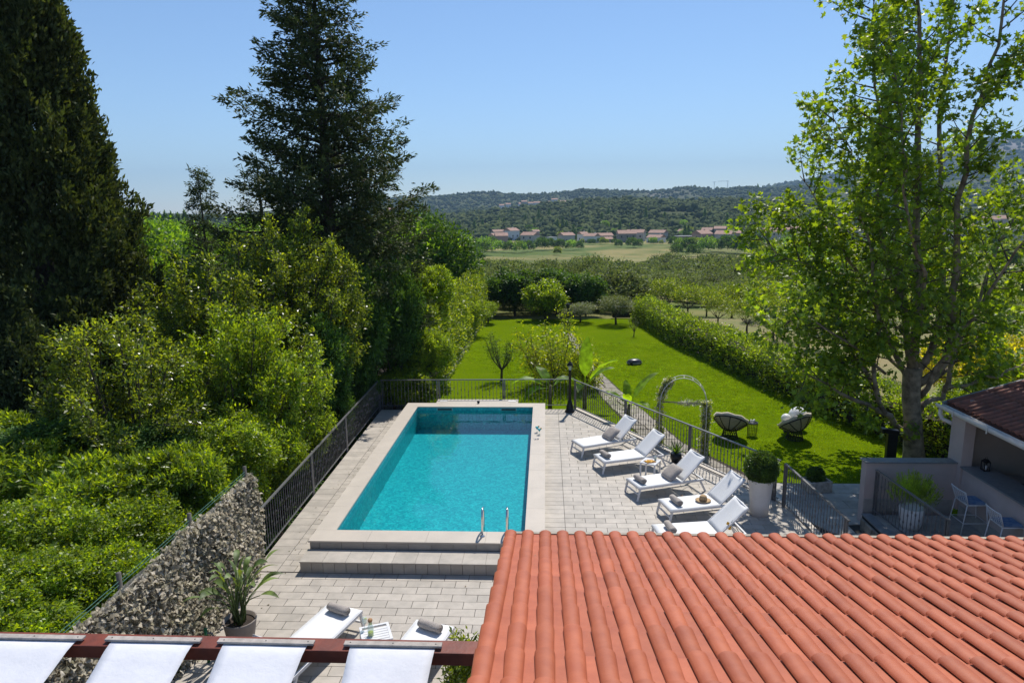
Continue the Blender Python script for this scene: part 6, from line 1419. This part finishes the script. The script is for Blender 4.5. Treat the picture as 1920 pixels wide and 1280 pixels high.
HS = [(821, 475, 262, 7.5, 8, 6.5, m_hww, 1, 'tall white house by itself at the left edge of the meadow'),
 (940, 459, 440, 10, 9, 5.5, m_hp, 1, 'pink walled house in the left cluster of the village'), (927, 450, 470, 7, 7, 3, m_hw, 1, 'small annex roof left of the pink walled house'),
 (931, 444, 500, 8, 7, 3.5, m_hw, 1, 'low house highest in the left cluster'), (959, 446, 500, 11, 9, 5, m_hww, 1, 'white two storey house right above the pink walled house'), (947, 442, 520, 12, 7, 3, m_hw, 1, 'long low house roof behind the pink walled house'),
 (994, 458, 440, 12.5, 9, 5.6, m_hw, 1, 'broad pale house alone left of the middle of the village'), (1004, 443, 520, 6.5, 6, 3.5, m_hw, 1, 'tiny roofed house above the broad pale house'), (1034, 458, 430, 7, 6, 4, m_hww, 0, 'small white flat roofed house under construction'),
 (1062, 455, 445, 11, 8, 4.6, m_hw, 1, 'pale house with a porch roof in the middle of the village'), (1093, 452, 470, 7, 7, 4.5, m_hww, 1, 'narrow white house next to the dark cypress'), (1109, 457, 450, 11, 8, 4.8, m_hww, 1, 'white walled house right of the dark cypress'),
 (1132, 452, 470, 14, 8, 3.6, m_hw, 1, 'low house with dormers in the village centre'), (1139, 457, 455, 7, 6, 3, m_hs, 1, 'small stone shed roof before the dormer house'), (1174, 456, 455, 15, 10, 6, m_hs, 1, 'large stone house with wide clay roof in the village centre'),
 (1192, 455, 470, 15, 9, 6.5, m_hw, 1, 'ochre gabled house right behind the large stone house'), (1234, 448, 500, 15, 9, 4.2, m_hw, 1, 'long house behind the white walled one right of centre'), (1230, 458, 450, 13, 8, 4.2, m_hww, 1, 'white walled house with low clay roof right of centre'),
 (1279, 441, 520, 6, 6, 3, m_hw, 1, 'tiny pale house left of the tall cypress pair'), (1285, 455, 460, 16, 8, 4, m_hs, 0, 'grey stone ruin walls in the right cluster'), (1316, 457, 450, 12, 10, 6, m_hp, 1, 'pinkish house with hipped roof in the right cluster'),
 (1326, 444, 500, 9, 8, 4.5, m_hs, 1, 'stone house higher up in the right cluster'), (1350, 443, 500, 10, 8, 5, m_hs, 1, 'topmost house of the right cluster'), (1358, 455, 450, 13, 10, 5.2, m_hw, 1, 'wide roofed house at the right end of the village'), (1386, 452, 465, 11, 9, 5, m_hs, 1, 'dark roofed house partly hidden by the plane tree'),
 (931, 464, 420, 12, 4, 1.6, m_hww, 0, 'long low white shed before the pink walled house'), (996, 469, 380, 7, 4, 2, m_hww, 0, 'small white greenhouse shed by the meadow'), (869, 470, 300, 3.5, 3.5, 2, m_hw, 1, 'tiny hut with a pale gable near the white house')]
for i, (x, y, D, w_, dp, h, wl, rg_, lab) in enumerate(HS): house(x, y, D, w_*.76, dp*.9, h*1.05, wl, m_hr if rg_ else m_hg, rg.choice((-1, 1))*rg.uniform(.1, .75), lab, GV, bool(rg_))
fh = house(837, 501, 150, 4.6, 4, 1.3, m_hww, m_hr, .95, 'long low roof of a building half sunk in the near grove', GV)
RS_ = [(941, 389, 7), (953, 387, 7), (978, 386, 9), (983, 382, 8), (996, 385, 9), (1008, 384, 11), (1014, 387, 10), (1034, 383, 10), (1040, 378, 9), (1052, 382, 14), (1060, 384, 11), (1078, 384, 9), (1088, 382, 12), (1097, 381, 9), (1105, 379, 11)]
words = ['leftmost low', 'second from the left', 'left cluster tall', 'left cluster red roofed', 'left cluster white', 'long roofed', 'low front', 'middle pale', 'middle highest', 'wide middle', 'white fronted middle', 'small right of middle', 'broad right cluster', 'right cluster low', 'rightmost']
for (x, y, w_), wd in zip(RS_, words): house(x, y+2, 1150, w_*1.1, 9, 5, m_hww if w_ % 2 else m_hw, m_hr, rg.uniform(-.3, .3), wd+' house of the hamlet on the ridge', GR)
GH = 'houses in the valley behind the plane tree'
for i, (x, y, D) in enumerate([(1448, 452, 460), (1480, 448, 480), (1520, 452, 450), (1560, 446, 500), (1610, 450, 470), (1760, 440, 480), (1800, 446, 460), (1850, 430, 520), (1890, 428, 540), (1900, 450, 460), (735, 402, 900)]):
    house(x, y, D, 12, 9, 6, m_hw, m_hr, rg.uniform(-.4, .4), 'clay roofed house glimpsed through the plane tree branches' if x > 800 else 'pale house glimpsed behind the tall conifer', GH if x > 800 else None)
for x, lab in ((1339, 'thin tower crane mast on the far ridge, left one'), (1364, 'tower crane with a long jib on the far ridge')):
    d = ray(x, 354); a = math.atan2(d.x, d.y); D = 1990; xx, yy = D*math.sin(a), D*math.cos(a); z = gz(xx, yy); t = thing('tower_crane', lab, 'crane', (xx, yy, z), -a)
    part('mast', MB().box((0, 0, 10), (1.2, 1.2, 24)), m_gutter, t); part('jib', MB().box((-12 if x > 1350 else 0, 0, 21), (30 if x > 1350 else 10, .8, .8)), m_gutter, t)
